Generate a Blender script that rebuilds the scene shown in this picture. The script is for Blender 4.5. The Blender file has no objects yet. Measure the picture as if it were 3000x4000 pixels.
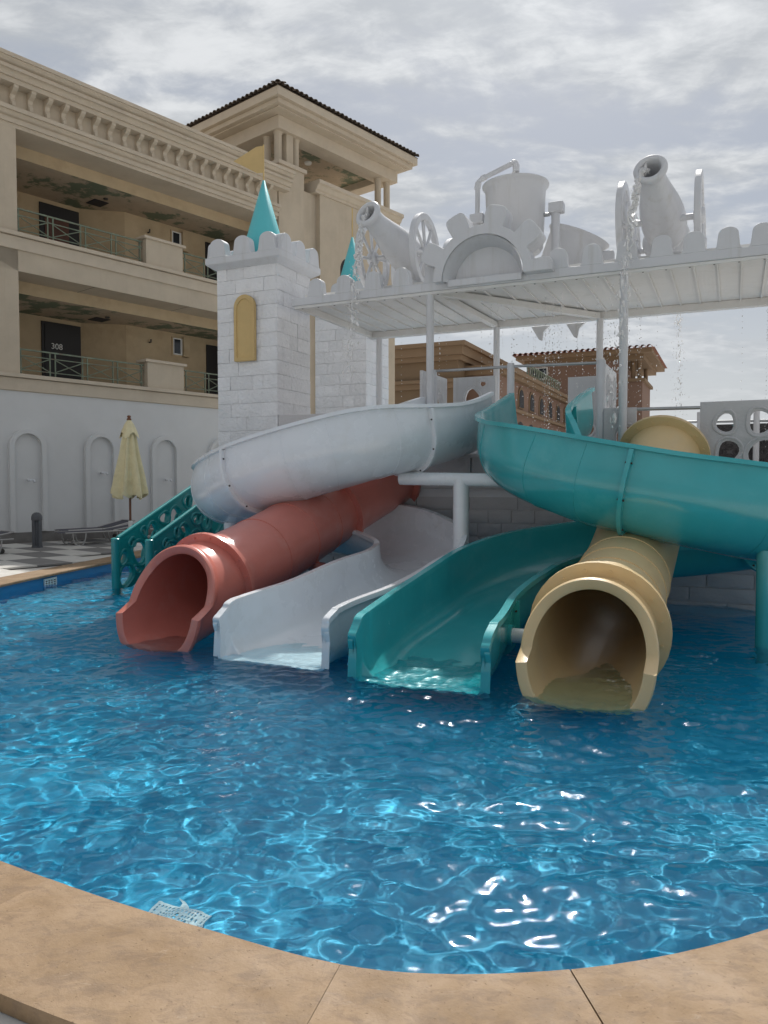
import bpy, bmesh, math, random
import numpy as np
from mathutils import Vector, Matrix, noise as mnoise

# ---------------------------------------------------------------- camera, world, sun, exposure
sc = bpy.context.scene
COL = sc.collection
R = math.radians
random.seed(7)
cam = bpy.data.cameras.new('camera')
cam_o = bpy.data.objects.new('camera', cam); COL.objects.link(cam_o)
cam.sensor_fit = 'HORIZONTAL'; cam.sensor_width = 36.0; cam.lens = 36.0
cam.clip_start = 0.05; cam.clip_end = 5000
cam_o.location = (0, 0, 1.67); cam_o.rotation_euler = (R(90 - 2.28), 0, 0)
sc.camera = cam_o
SUN_EL, SUN_AZ = R(50), R(12)
SUN_DIR = Vector((math.sin(SUN_AZ)*math.cos(SUN_EL), math.cos(SUN_AZ)*math.cos(SUN_EL), math.sin(SUN_EL)))
sc.view_settings.view_transform = 'Standard'; sc.view_settings.look = 'None'
sc.view_settings.exposure = 0.27; sc.view_settings.gamma = 1.0
sc.view_settings.use_curve_mapping = False
sc.cycles.use_denoising = True
sc.cycles.max_bounces = 8; sc.cycles.transmission_bounces = 8; sc.cycles.transparent_max_bounces = 12
sc.cycles.sample_clamp_indirect = 6.0

world = bpy.data.worlds.new('World'); sc.world = world; world.use_nodes = True
def build_sky():
    nt = world.node_tree; N = nt.nodes; L = nt.links
    bg = N['Background']; bg.inputs[1].default_value = 0.1
    sky = N.new('ShaderNodeTexSky'); sky.sky_type = 'NISHITA'; sky.sun_disc = False
    sky.sun_elevation = SUN_EL; sky.sun_rotation = SUN_AZ
    sky.air_density = 1.0; sky.dust_density = 1.5; sky.ozone_density = 1.0
    tc = N.new('ShaderNodeTexCoord'); sep = N.new('ShaderNodeSeparateXYZ'); L.new(tc.outputs['Generated'], sep.inputs[0])
    def m(op, a, b=None, clamp=False):
        n = N.new('ShaderNodeMath'); n.operation = op; n.use_clamp = clamp
        for i, v in enumerate((a, b)):
            if v is None: continue
            if isinstance(v, (int, float)): n.inputs[i].default_value = v
            else: L.new(v, n.inputs[i])
        return n.outputs[0]
    zc = m('MAXIMUM', sep.outputs[2], 0.0)
    k = m('DIVIDE', 1.0, m('ADD', zc, 0.16))
    cx = m('MULTIPLY', sep.outputs[0], k); cy = m('MULTIPLY', sep.outputs[1], k)
    comb = N.new('ShaderNodeCombineXYZ'); L.new(cx, comb.inputs[0]); L.new(cy, comb.inputs[1])
    def noi(scale, detail, rough, dist, off, sx=1, sy=1, rot=0):
        mp = N.new('ShaderNodeMapping'); L.new(comb.outputs[0], mp.inputs[0])
        mp.inputs['Location'].default_value = (off, off*.7, off*.3); mp.inputs['Scale'].default_value = (sx, sy, 1)
        mp.inputs['Rotation'].default_value = (0, 0, rot)
        t = N.new('ShaderNodeTexNoise'); L.new(mp.outputs[0], t.inputs['Vector'])
        t.inputs['Scale'].default_value = scale; t.inputs['Detail'].default_value = detail
        t.inputs['Roughness'].default_value = rough; t.inputs['Distortion'].default_value = dist
        return t.outputs[0]
    def ramp(v, a, b):
        r = N.new('ShaderNodeMapRange'); r.interpolation_type = 'SMOOTHSTEP'; L.new(v, r.inputs[0])
        r.inputs[1].default_value = a; r.inputs[2].default_value = b
        return r.outputs[0]
    big = noi(1.0, 5, .55, .8, 3.1, 1, 1.3, .5)
    mid = noi(2.0, 9, .60, .5, 8.4, 1, 1.5, .5)
    fine = noi(9.0, 8, .6, .3, 1.7, 1, 1.6, .4)
    a = m('ADD', m('MULTIPLY', big, .55), m('ADD', m('MULTIPLY', mid, .38), m('MULTIPLY', fine, .12)))
    cover = ramp(a, .46, .58)
    shade = ramp(m('ADD', m('MULTIPLY', mid, .62), m('MULTIPLY', fine, .38)), .40, .63)
    # cloud colour: bright white tops, grey-blue thin bases
    cmix = N.new('ShaderNodeMix'); cmix.data_type = 'RGBA'; L.new(shade, cmix.inputs[0])
    cmix.inputs[6].default_value = (3.75, 3.95, 4.2, 1); cmix.inputs[7].default_value = (5.7, 5.85, 6.0, 1)
    # pale veil behind the clouds, mixed from the clear sky
    veil = N.new('ShaderNodeMix'); veil.data_type = 'RGBA'; veil.inputs[0].default_value = .82
    L.new(sky.outputs[0], veil.inputs[6]); veil.inputs[7].default_value = (3.0, 3.2, 3.5, 1)
    hz = ramp(zc, .30, .0)
    veil2 = N.new('ShaderNodeMix'); veil2.data_type = 'RGBA'; L.new(m('MULTIPLY', hz, .9), veil2.inputs[0])
    L.new(veil.outputs[2], veil2.inputs[6]); veil2.inputs[7].default_value = (5.1, 5.3, 5.4, 1)
    fin = N.new('ShaderNodeMix'); fin.data_type = 'RGBA'
    L.new(m('MULTIPLY', cover, m('SUBTRACT', 1.0, m('MULTIPLY', hz, .8))), fin.inputs[0])
    L.new(veil2.outputs[2], fin.inputs[6]); L.new(cmix.outputs[2], fin.inputs[7])
    # thin cloud glows brighter towards the sun and round its disc
    dt = N.new('ShaderNodeVectorMath'); dt.operation = 'DOT_PRODUCT'; L.new(tc.outputs['Generated'], dt.inputs[0]); dt.inputs[1].default_value = SUN_DIR
    ang = m('ARCCOSINE', m('MINIMUM', dt.outputs['Value'], .99999))
    def lobe(wdeg, amp): return m('MULTIPLY', amp, m('POWER', 2.71828, m('MULTIPLY', -1.0, m('POWER', m('DIVIDE', ang, R(wdeg)), 2.0))))
    f = m('ADD', m('ADD', .80, m('MULTIPLY', .30, ramp(dt.outputs['Value'], -.6, 1.0))), m('ADD', lobe(16, .7), lobe(3.0, 60.0)))
    vm = N.new('ShaderNodeVectorMath'); vm.operation = 'SCALE'; L.new(fin.outputs[2], vm.inputs[0]); L.new(f, vm.inputs['Scale'])
    L.new(vm.outputs[0], bg.inputs[0])
build_sky()
sun = bpy.data.lights.new('sun', 'SUN'); sun.energy = 3.0; sun.angle = R(0.8); sun.color = (1, .955, .89)
sun_o = bpy.data.objects.new('sun', sun); COL.objects.link(sun_o); sun_o.location = (5, 5, 40)
sun_o.rotation_euler = SUN_DIR.to_track_quat('Z', 'Y').to_euler()
sun.cycles.is_caustics_light = True

# ---------------------------------------------------------------- frames
def rotz(th): return Matrix.Rotation(-th, 4, 'Z')
FU = rotz(R(24.5))      # castle frame: x along the front of the castle, y into it
FB = rotz(R(40.0))      # hotel frame: x out of the facade, y along it
I4 = Matrix.Identity(4)
def T(x, y, z): return Matrix.Translation((x, y, z))

# ---------------------------------------------------------------- materials
MATS = {}
def mat(name, col, rough=.6, var=.12, vscale=3.0, bump=.15, bscale=60.0, coat=0.0, metal=0.0,
        dirt=None, dirt_amt=0.0, dscale=1.2, streak=False, spec=.5, rnd=0.0, dr=(.52, .72)):
    if name in MATS: return MATS[name]
    m = bpy.data.materials.new(name); m.use_nodes = True; nt = m.node_tree; N = nt.nodes; L = nt.links
    b = N['Principled BSDF']
    geo = N.new('ShaderNodeNewGeometry')
    t = N.new('ShaderNodeTexNoise'); L.new(geo.outputs['Position'], t.inputs['Vector'])
    t.inputs['Scale'].default_value = vscale; t.inputs['Detail'].default_value = 7; t.inputs['Roughness'].default_value = .62
    mr = N.new('ShaderNodeMapRange'); L.new(t.outputs[0], mr.inputs[0]); mr.inputs[1].default_value = .3; mr.inputs[2].default_value = .7
    mr.inputs[3].default_value = 1 - var; mr.inputs[4].default_value = 1 + var*.6
    mul = N.new('ShaderNodeMix'); mul.data_type = 'RGBA'; mul.blend_type = 'MULTIPLY'; mul.inputs[0].default_value = 1
    mul.inputs[6].default_value = (*col, 1); L.new(mr.outputs[0], mul.inputs[7])
    out = mul.outputs[2]
    if rnd:
        oi = N.new('ShaderNodeObjectInfo'); r2 = N.new('ShaderNodeMapRange'); L.new(oi.outputs['Random'], r2.inputs[0])
        r2.inputs[3].default_value = 1 - rnd; r2.inputs[4].default_value = 1 + rnd
        mm = N.new('ShaderNodeMix'); mm.data_type = 'RGBA'; mm.blend_type = 'MULTIPLY'; mm.inputs[0].default_value = 1
        L.new(out, mm.inputs[6]); L.new(r2.outputs[0], mm.inputs[7]); out = mm.outputs[2]
    if dirt:
        mp = N.new('ShaderNodeMapping'); L.new(geo.outputs['Position'], mp.inputs[0])
        mp.inputs['Scale'].default_value = (6, 6, .5) if streak else (1, 1, 1)
        d = N.new('ShaderNodeTexNoise'); L.new(mp.outputs[0], d.inputs['Vector']); d.inputs['Scale'].default_value = dscale
        d.inputs['Detail'].default_value = 8; d.inputs['Roughness'].default_value = .7
        r3 = N.new('ShaderNodeMapRange'); L.new(d.outputs[0], r3.inputs[0]); r3.inputs[1].default_value = dr[0]; r3.inputs[2].default_value = dr[1]
        r3.inputs[4].default_value = dirt_amt
        mm = N.new('ShaderNodeMix'); mm.data_type = 'RGBA'; L.new(r3.outputs[0], mm.inputs[0])
        L.new(out, mm.inputs[6]); mm.inputs[7].default_value = (*dirt, 1); out = mm.outputs[2]
    L.new(out, b.inputs['Base Color'])
    rr = N.new('ShaderNodeMapRange'); L.new(t.outputs[0], rr.inputs[0]); rr.inputs[3].default_value = max(0, rough - .08); rr.inputs[4].default_value = min(1, rough + .08)
    L.new(rr.outputs[0], b.inputs['Roughness'])
    b.inputs['Metallic'].default_value = metal; b.inputs['Coat Weight'].default_value = coat; b.inputs['Coat Roughness'].default_value = .12
    b.inputs['Specular IOR Level'].default_value = spec
    if bump:
        n2 = N.new('ShaderNodeTexNoise'); L.new(geo.outputs['Position'], n2.inputs['Vector']); n2.inputs['Scale'].default_value = bscale
        n2.inputs['Detail'].default_value = 5
        bp = N.new('ShaderNodeBump'); bp.inputs['Strength'].default_value = bump; bp.inputs['Distance'].default_value = .6/bscale
        L.new(n2.outputs[0], bp.inputs['Height']); L.new(bp.outputs[0], b.inputs['Normal'])
    MATS[name] = m
    return m
def glass(name, col, rough=0.0, ior=1.33):
    m = bpy.data.materials.new(name); m.use_nodes = True; b = m.node_tree.nodes['Principled BSDF']
    b.inputs['Base Color'].default_value = (*col, 1); b.inputs['Roughness'].default_value = rough
    b.inputs['Transmission Weight'].default_value = 1; b.inputs['IOR'].default_value = ior
    MATS[name] = m; return m

M_cream = mat('cream_render', (.51, .43, .33), .85, .10, 1.5, .35, 90, dirt=(.40, .325, .24), dirt_amt=.35, dscale=.9, streak=True)
M_trim = mat('cream_trim', (.54, .46, .36), .8, .08, 2.0, .2, 120, dirt=(.40, .32, .23), dirt_amt=.35, dscale=1.4)
M_inner = mat('ochre_render', (.50, .385, .245), .9, .10, 2.0, .35, 80, dirt=(.30, .21, .12), dirt_amt=.4)
M_ceil = mat('peeling_ceiling', (.48, .385, .28), .9, .12, 3.0, .3, 60, dirt=(.14, .175, .115), dirt_amt=.95, dscale=.85, dr=(.50, .555))
M_whitewall = mat('white_render', (.63, .63, .625), .9, .05, .7, .35, 110, dirt=(.55, .545, .535), dirt_amt=.4, dscale=.5)
M_skirt = mat('grey_skirting', (.20, .19, .18), .8, .2, 4, .3, 50)
M_door = mat('dark_door', (.012, .010, .010), .55, .2, 4, .1, 40)
M_doorred = mat('red_brown_door', (.10, .035, .02), .55, .2, 6, .1, 40)
M_rail = mat('green_railing', (.17, .21, .15), .6, .3, 9, .2, 90, dirt=(.17, .09, .06), dirt_amt=.9, dscale=7)
M_pane = mat('window_pane', (.02, .024, .03), .08, .1, 1, 0)
M_pvc = mat('white_frame', (.72, .72, .70), .4, .05, 3, 0)
M_tile = mat('roof_tile', (.105, .078, .058), .85, .3, 7, .3, 40, rnd=.3)
M_tile2 = mat('red_roof_tile', (.30, .13, .085), .85, .3, 4, .3, 30, rnd=.2)
M_far = mat('far_render', (.20, .135, .08), .9, .10, .5, 0, dirt=(.20, .12, .065), dirt_amt=.4, dscale=.3)
M_far2 = mat('far_orange_render', (.235, .145, .105), .9, .08, .4, 0)
M_fartrim = mat('far_trim', (.24, .16, .095), .9, .08, .6, 0)
M_stone = mat('white_block', (.80, .805, .825), .75, .06, 2.2, .9, 17, dirt=(.68, .68, .69), dirt_amt=.35, dscale=3.0, rnd=.05)
M_stonecore = mat('white_joint', (.70, .705, .725), .85, .06, 3, .2, 40)
M_white = mat('white_fibreglass', (.62, .63, .655), .42, .05, 1.6, .05, 30, coat=.15, dirt=(.46, .45, .42), dirt_amt=.5, dscale=1.5, streak=True)
M_deckw = mat('white_painted_panel', (.70, .695, .68), .6, .05, 1.5, .1, 40, dirt=(.50, .48, .43), dirt_amt=.45, dscale=1.7)
M_plat = mat('white_platform', (.56, .55, .56), .7, .06, 2, .3, 30, dirt=(.43, .415, .41), dirt_amt=.5, dscale=2)
M_sw = mat('white_gelcoat', (.80, .835, .87), .27, .04, 1.3, .02, 20, coat=.5, dirt=(.68, .69, .68), dirt_amt=.45, dscale=2.5)
M_st = mat('turquoise_gelcoat', (.042, .41, .44), .24, .10, 1.6, .02, 20, coat=.6, dirt=(.10, .48, .49), dirt_amt=.5, dscale=2.0)
M_sr = mat('salmon_gelcoat', (.64, .20, .155), .33, .08, 2.0, .03, 25, coat=.4, dirt=(.64, .30, .25), dirt_amt=.55, dscale=2.4)
M_sy = mat('sand_gelcoat', (.74, .545, .285), .4, .07, 2.0, .03, 25, coat=.15, dirt=(.66, .53, .34), dirt_amt=.5, dscale=2.2)
M_teal = mat('teal_plastic', (.014, .29, .30), .3, .08, 3, .04, 30, coat=.2)
M_cone = mat('cyan_cone', (.105, .53, .57), .5, .05, 2, .1, 40)
M_flag = mat('ochre_panel', (.60, .43, .19), .6, .08, 3, .1, 40, dirt=(.42, .27, .10), dirt_amt=.4)
M_steel = mat('steel_rail', (.42, .43, .44), .35, .1, 5, 0, metal=.8)
M_bolt = mat('dark_bolt', (.06, .055, .05), .5, .3, 20, 0, metal=.5)
M_grey = mat('grey_bollard', (.10, .105, .115), .5, .1, 5, .2, 90)
M_slot = mat('dark_slot', (.03, .03, .035), .8, .1, 5, 0)
M_alu = mat('aluminium', (.42, .41, .40), .4, .1, 8, 0, metal=.7)
M_mesh = mat('sling_fabric', (.085, .085, .105), .85, .2, 30, .4, 300)
M_canvas = mat('canvas', (.80, .71, .45), .9, .10, 6, .3, 150, dirt=(.58, .47, .24), dirt_amt=.4, dscale=4)
M_wood = mat('pole_wood', (.17, .065, .03), .5, .25, 12, .1, 60)
M_cop = mat('coping_stone', (.355, .25, .155), .74, .22, 3.0, .45, 60, dirt=(.25, .17, .105), dirt_amt=.45, dscale=15, rnd=.03)
def coping_mat():
    m = bpy.data.materials.new('coping_stone'); m.use_nodes = True; nt = m.node_tree; N = nt.nodes; L = nt.links; b = N['Principled BSDF']
    geo = N.new('ShaderNodeNewGeometry'); oi = N.new('ShaderNodeObjectInfo')
    ad = N.new('ShaderNodeVectorMath'); ad.operation = 'MULTIPLY_ADD'; cb = N.new('ShaderNodeCombineXYZ')
    for k in range(3): L.new(oi.outputs['Random'], cb.inputs[k])
    L.new(cb.outputs[0], ad.inputs[0]); ad.inputs[1].default_value = (9, 7, 5); L.new(geo.outputs['Position'], ad.inputs[2])
    def noi(sc_, det, ro, di=0, st=(1, 1, 1)):
        mp = N.new('ShaderNodeMapping'); L.new(ad.outputs[0], mp.inputs[0]); mp.inputs['Scale'].default_value = st; mp.inputs['Rotation'].default_value = (0, 0, .6)
        t = N.new('ShaderNodeTexNoise'); L.new(mp.outputs[0], t.inputs['Vector']); t.inputs['Scale'].default_value = sc_; t.inputs['Detail'].default_value = det
        t.inputs['Roughness'].default_value = ro; t.inputs['Distortion'].default_value = di; return t.outputs[0]
    def rng(v, a, c, lo=0.0, hi=1.0):
        r = N.new('ShaderNodeMapRange'); L.new(v, r.inputs[0]); r.inputs[1].default_value = a; r.inputs[2].default_value = c; r.inputs[3].default_value = lo; r.inputs[4].default_value = hi; return r.outputs[0]
    def mixc(f, a, c):
        x = N.new('ShaderNodeMix'); x.data_type = 'RGBA'; L.new(f, x.inputs[0])
        for k, v in ((6, a), (7, c)):
            if isinstance(v, tuple): x.inputs[k].default_value = (*v, 1)
            else: L.new(v, x.inputs[k])
        return x.outputs[2]
    c = mixc(rng(noi(3.2, 10, .68, .6), .38, .62), (.25, .162, .085), (.34, .232, .137))
    c = mixc(rng(noi(11, 8, .7, .6, (1, 1.8, 1)), .47, .66, 0, .7), c, (.185, .122, .075))
    c = mixc(rng(noi(7, 10, .75, 1.5, (1, 2.6, 1)), .60, .68, 0, .5), c, (.38, .295, .215))
    pit = rng(noi(70, 3, .5), .66, .72)
    c = mixc(rng(noi(70, 3, .5), .66, .74, 0, .6), c, (.16, .10, .06))
    L.new(c, b.inputs['Base Color']); L.new(rng(noi(5, 6, .6), .3, .7, .55, .82), b.inputs['Roughness'])
    bp = N.new('ShaderNodeBump'); bp.inputs['Strength'].default_value = .5; bp.inputs['Distance'].default_value = .004; bp.invert = True
    ht_ = N.new('ShaderNodeMath'); ht_.operation = 'ADD'; L.new(pit, ht_.inputs[0]); L.new(noi(90, 5, .6), ht_.inputs[1]); L.new(ht_.outputs[0], bp.inputs['Height'])
    L.new(bp.outputs[0], b.inputs['Normal']); return m
M_cop = coping_mat()
M_ground = mat('white_paving', (.60, .575, .53), .85, .08, 2, .3, 60, dirt=(.42, .39, .34), dirt_amt=.3, dscale=1)
M_tw = mat('pale_tile', (.58, .565, .53), .7, .1, 4, .1, 60, rnd=.04)
M_tg = mat('grey_tile', (.21, .205, .20), .75, .12, 4, .1, 60, rnd=.06)
M_pool = mat('pool_floor', (.001, .37, .58), .55, .10, 3, .0, 40)
M_poolw = mat('pool_wall', (.003, .23, .50), .4, .10, 5, .0, 40)
M_lattice = mat('dark_lattice', (.06, .055, .055), .7, .2, 6, 0)
M_latback = mat('grey_backing', (.16, .155, .155), .8, .2, 6, 0)
M_grille = mat('white_grille', (.78, .78, .76), .5, .05, 5, 0)
M_mortar = mat('dark_joint', (.12, .085, .06), .95, .2, 9, .2, 80)
M_water = glass('pool_water', (.72, .95, 1.0), 0.0)
M_water.node_tree.nodes['Principled BSDF'].inputs['Specular IOR Level'].default_value = .30
M_jet = glass('falling_water', (1, 1, 1), .06); M_jet.node_tree.nodes['Principled BSDF'].inputs['Transmission Weight'].default_value = .38

# ---------------------------------------------------------------- helpers
WM = {}
def wm(o): return WM.get(o.name, I4) if o else I4
def put(o, parent=None, M=None):
    COL.objects.link(o)
    if M is not None: o.matrix_basis = M
    if parent:
        o.parent = parent; o.matrix_parent_inverse = wm(parent).inverted()
    WM[o.name] = o.matrix_basis.copy() if M is not None else I4
    return o
def tag(o, label, cat, group=None):
    o['label'] = label; o['category'] = cat
    if group: o['group'] = group
    return o
def thing(name, label, cat, loc=(0, 0, 0), group=None):
    o = bpy.data.objects.new(name, None); o.empty_display_size = .2
    put(o, None, Matrix.Translation(Vector(loc))); return tag(o, label, cat, group)
def struct(o): o['kind'] = 'structure'; return o
def stuff(o): o['kind'] = 'stuff'; return o
def fu(U, W, z): return FU @ Vector((U, W, z))
def fb(N, s, z): return FB @ Vector((N, s, z))

class MB:
    def __init__(s, M=I4): s.v = []; s.f = []; s.M = M
    def add(s, vs, fs, M=None):
        n = len(s.v); X = s.M if M is None else s.M @ M
        s.v += [X @ Vector(p) for p in vs]; s.f += [[i + n for i in f] for f in fs]; return s
    def box(s, x0, x1, y0, y1, z0, z1, M=None):
        return s.add([(x0,y0,z0),(x1,y0,z0),(x1,y1,z0),(x0,y1,z0),(x0,y0,z1),(x1,y0,z1),(x1,y1,z1),(x0,y1,z1)],
                     [(0,3,2,1),(4,5,6,7),(0,1,5,4),(1,2,6,5),(2,3,7,6),(3,0,4,7)], M)
    def prism(s, poly, t0, t1, ax='xz', M=None):
        def pt(p, t): return {'xz': (p[0], t, p[1]), 'xy': (p[0], p[1], t), 'yz': (t, p[0], p[1])}[ax]
        n = len(poly); vs = [pt(p, t0) for p in poly] + [pt(p, t1) for p in poly]
        fs = [list(range(n))[::-1], list(range(n, 2*n))] + [(i, (i+1) % n, n+(i+1) % n, n+i) for i in range(n)]
        return s.add(vs, fs, M)
    def tube(s, pts, r, n=10, cap=True, M=None):
        pts = [Vector(p) for p in pts]; rs = r if isinstance(r, (list, tuple)) else [r]*len(pts)
        vs = []; ref = None
        for i, p in enumerate(pts):
            t = (pts[min(i+1, len(pts)-1)] - pts[max(i-1, 0)]).normalized()
            if ref is None: ref = t.orthogonal().normalized()
            a = (ref - t*ref.dot(t)).normalized(); ref = a; b = t.cross(a)
            for k in range(n):
                q = 2*math.pi*k/n; vs.append(p + (a*math.cos(q) + b*math.sin(q))*rs[i])
        fs = [(i*n+k, i*n+(k+1) % n, (i+1)*n+(k+1) % n, (i+1)*n+k) for i in range(len(pts)-1) for k in range(n)]
        if cap: fs += [list(range(n))[::-1], list(range((len(pts)-1)*n, len(pts)*n))]
        return s.add(vs, fs, M)
    def lathe(s, prof, n=24, M=None, a0=0, a1=2*math.pi, fold=None):
        full = abs(a1 - a0 - 2*math.pi) < 1e-6; m = n if full else n + 1; vs = []
        for j, (r, z) in enumerate(prof):
            for k in range(m):
                q = a0 + (a1-a0)*k/n; rr = r*(fold(q, j) if fold else 1)
                vs.append((rr*math.cos(q), rr*math.sin(q), z))
        fs = [(j*m+k, j*m+(k+1) % m, (j+1)*m+(k+1) % m, (j+1)*m+k) for j in range(len(prof)-1) for k in range(n)]
        return s.add(vs, fs, M)
    def grid(s, P):     # P[i][j] points
        n = len(P[0]); vs = [p for row in P for p in row]
        return s.add(vs, [(i*n+j, i*n+j+1, (i+1)*n+j+1, (i+1)*n+j) for i in range(len(P)-1) for j in range(n-1)])
    def mesh(s, name, mt, smooth=None, recalc=True):
        me = bpy.data.meshes.new(name); me.from_pydata(s.v, [], s.f); me.materials.append(mt)
        if recalc:
            bm = bmesh.new(); bm.from_mesh(me); bmesh.ops.remove_doubles(bm, verts=bm.verts, dist=1e-5)
            bmesh.ops.recalc_face_normals(bm, faces=bm.faces); bm.to_mesh(me); bm.free()
        if smooth:
            me.shade_smooth()
            if smooth is not True: me.set_sharp_from_angle(angle=R(smooth))
        return me
    def build(s, name, mt, parent=None, smooth=None, bevel=0, seg=2, recalc=True):
        o = bpy.data.objects.new(name, s.mesh(name, mt, smooth, recalc)); put(o, parent)
        if bevel:
            bv = o.modifiers.new('bevel', 'BEVEL'); bv.width = bevel; bv.segments = seg; bv.limit_method = 'ANGLE'; bv.angle_limit = R(35)
            bv.harden_normals = False
        return o
def box(name, mt, parent, M, x0, x1, y0, y1, z0, z1, bevel=0, seg=2):
    return MB(M).box(x0, x1, y0, y1, z0, z1).build(name, mt, parent, None, bevel, seg)
def piece(name, me, parent, M):
    return put(bpy.data.objects.new(name, me), parent, M)
def arch_poly(x0, x1, z0, z1, n=12):      # door shape with a round head
    r = (x1-x0)/2; c = (x0+x1)/2; zc = z1 - r
    return [(x0, z0), (x1, z0)] + [(c + r*math.cos(math.pi*k/n), zc + r*math.sin(math.pi*k/n)) for k in range(n+1)]
def spline(pts, per=8, closed=False):     # smooth curve through tuples of any length, spaced by chord length
    P = [np.array(p, float) for p in pts]; n = len(P); out = []
    D = [max(1e-6, float(np.linalg.norm((P[(i+1) % n] - P[i])[:3]))) for i in range(n)]
    def tan(i):
        if not closed and i == 0: return (P[1]-P[0])/D[0]
        if not closed and i == n-1: return (P[n-1]-P[n-2])/D[n-2]
        a, b = D[(i-1) % n], D[i % n]; i %= n
        return ((P[i]-P[i-1])/a*b + (P[(i+1) % n]-P[i])/b*a)/(a+b)
    for i in range(n if closed else n-1):
        p, q, d = P[i], P[(i+1) % n], D[i]; u, v = tan(i)*d, tan(i+1 if not closed else (i+1) % n)*d
        for k in range(per):
            t = k/per; out.append((2*t**3-3*t*t+1)*p + (t**3-2*t*t+t)*u + (3*t*t-2*t**3)*q + (t**3-t*t)*v)
    if not closed: out.append(P[-1])
    return out
def plate_mesh(outer, holes, thick, mt, M, bevel=.006, lip=0, name='plate', lipr=.018):
    # flat panel in local xz with holes cut through it; rounded lips round the holes
    cu = bpy.data.curves.new('tmp', 'CURVE'); cu.dimensions = '2D'; cu.fill_mode = 'BOTH'; cu.extrude = thick/2 - bevel; cu.bevel_depth = bevel; cu.bevel_resolution = 1
    for poly in [outer] + holes:
        sp = cu.splines.new('POLY'); sp.points.add(len(poly)-1); sp.use_cyclic_u = True
        for i, p in enumerate(poly): sp.points[i].co = (p[0], p[1], 0, 1)
    ob = bpy.data.objects.new('tmp', cu); COL.objects.link(ob)
    dg = bpy.context.evaluated_depsgraph_get(); me0 = bpy.data.meshes.new_from_object(ob.evaluated_get(dg))
    mb = MB(M)
    mb.add([(v.co.x, -v.co.z, v.co.y) for v in me0.vertices], [list(p.vertices) for p in me0.polygons])
    bpy.data.objects.remove(ob); bpy.data.curves.remove(cu); bpy.data.meshes.remove(me0)
    if lip:
        for h in holes:
            c = np.mean(np.array(h), 0)
            for sgn in (-1, 1):
                ring = [(c[0] + (p[0]-c[0])*lip, sgn*thick/2, c[1] + (p[1]-c[1])*lip) for p in h]
                mb.tube(ring + ring[:1], lipr, 6, False)
    return mb
def blob(cx, cz, a, b, rot=0, wob=.12, seed=0, n=18):
    rg = random.Random(seed); ph = rg.random()*6; ph2 = rg.random()*6; out = []
    for k in range(n):
        q = 2*math.pi*k/n; r = 1 + wob*math.cos(2*q+ph) + wob*.7*math.cos(3*q+ph2)
        x = a*r*math.cos(q); z = b*r*math.sin(q); out.append((cx + x*math.cos(rot) - z*math.sin(rot), cz + x*math.sin(rot) + z*math.cos(rot)))
    return out
# rough stone blocks: a few shared meshes
def block_meshes(mt, L, H, D, relief, nvar=6, nx=8, nz=5, seed=0):
    out = []
    for q in range(nvar):
        mb = MB(); off = Vector((seed*9.1 + q*7.3, q*3.1, 2.2)); P = []
        for i in range(nx+1):
            row = []
            for j in range(nz+1):
                x = -L/2 + L*i/nx; z = -H/2 + H*j/nz
                e = min(i, nx-i, j, nz-j)
                d = mnoise.noise(Vector((x*9, z*9, 0)) + off)*.6 + mnoise.noise(Vector((x*22, z*22, 3)) + off)*.4
                y = -D + relief*d if e else -D*.72
                if e == 0: x *= .992; z *= .985
                row.append((x, y, z))
            P.append(row)
        mb.grid(P)
        ring = [(i, 0) for i in range(nx+1)] + [(nx, j) for j in range(1, nz+1)] + [(i, nz) for i in range(nx-1, -1, -1)] + [(0, j) for j in range(nz-1, 0, -1)]
        vs = [P[i][j] for i, j in ring]; vs2 = [(x, .01, z) for x, y, z in vs]; n = len(vs)
        mb.add(vs + vs2, [(k, (k+1) % n, n+(k+1) % n, n+k) for k in range(n)])
        me = mb.mesh('stone_block', mt, 55); out.append(me)
    return out
def block_wall(parent, M, x0, x1, z0, z1, rowh, Lm, meshes, UL, UH, seed, skip=None, gap=.008):
    Lm0 = Lm; rg = random.Random(seed); nr = max(1, round((z1-z0)/rowh)); h = (z1-z0)/nr; cnt = 0
    for r in range(nr):
        x = x0; z = z0 + (r+.5)*h; first = True; Lm = Lm0*rg.uniform(.8, 1.25)
        while x < x1 - .02:
            L = Lm*rg.uniform(.55, 1.5) * (.55 if first and r % 2 else 1); first = False
            if x1 - (x+L) < Lm*.4: L = x1 - x
            c = x + L/2
            if not (skip and skip(c, z, L, h)):
                piece('stone_block', rg.choice(meshes), parent,
                      M @ T(c, rg.uniform(-.004, .004), z) @ Matrix.Diagonal(((L-gap)/UL, 1, (h-gap)/UH, 1)))
                cnt += 1
            x += L
    return cnt
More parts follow.
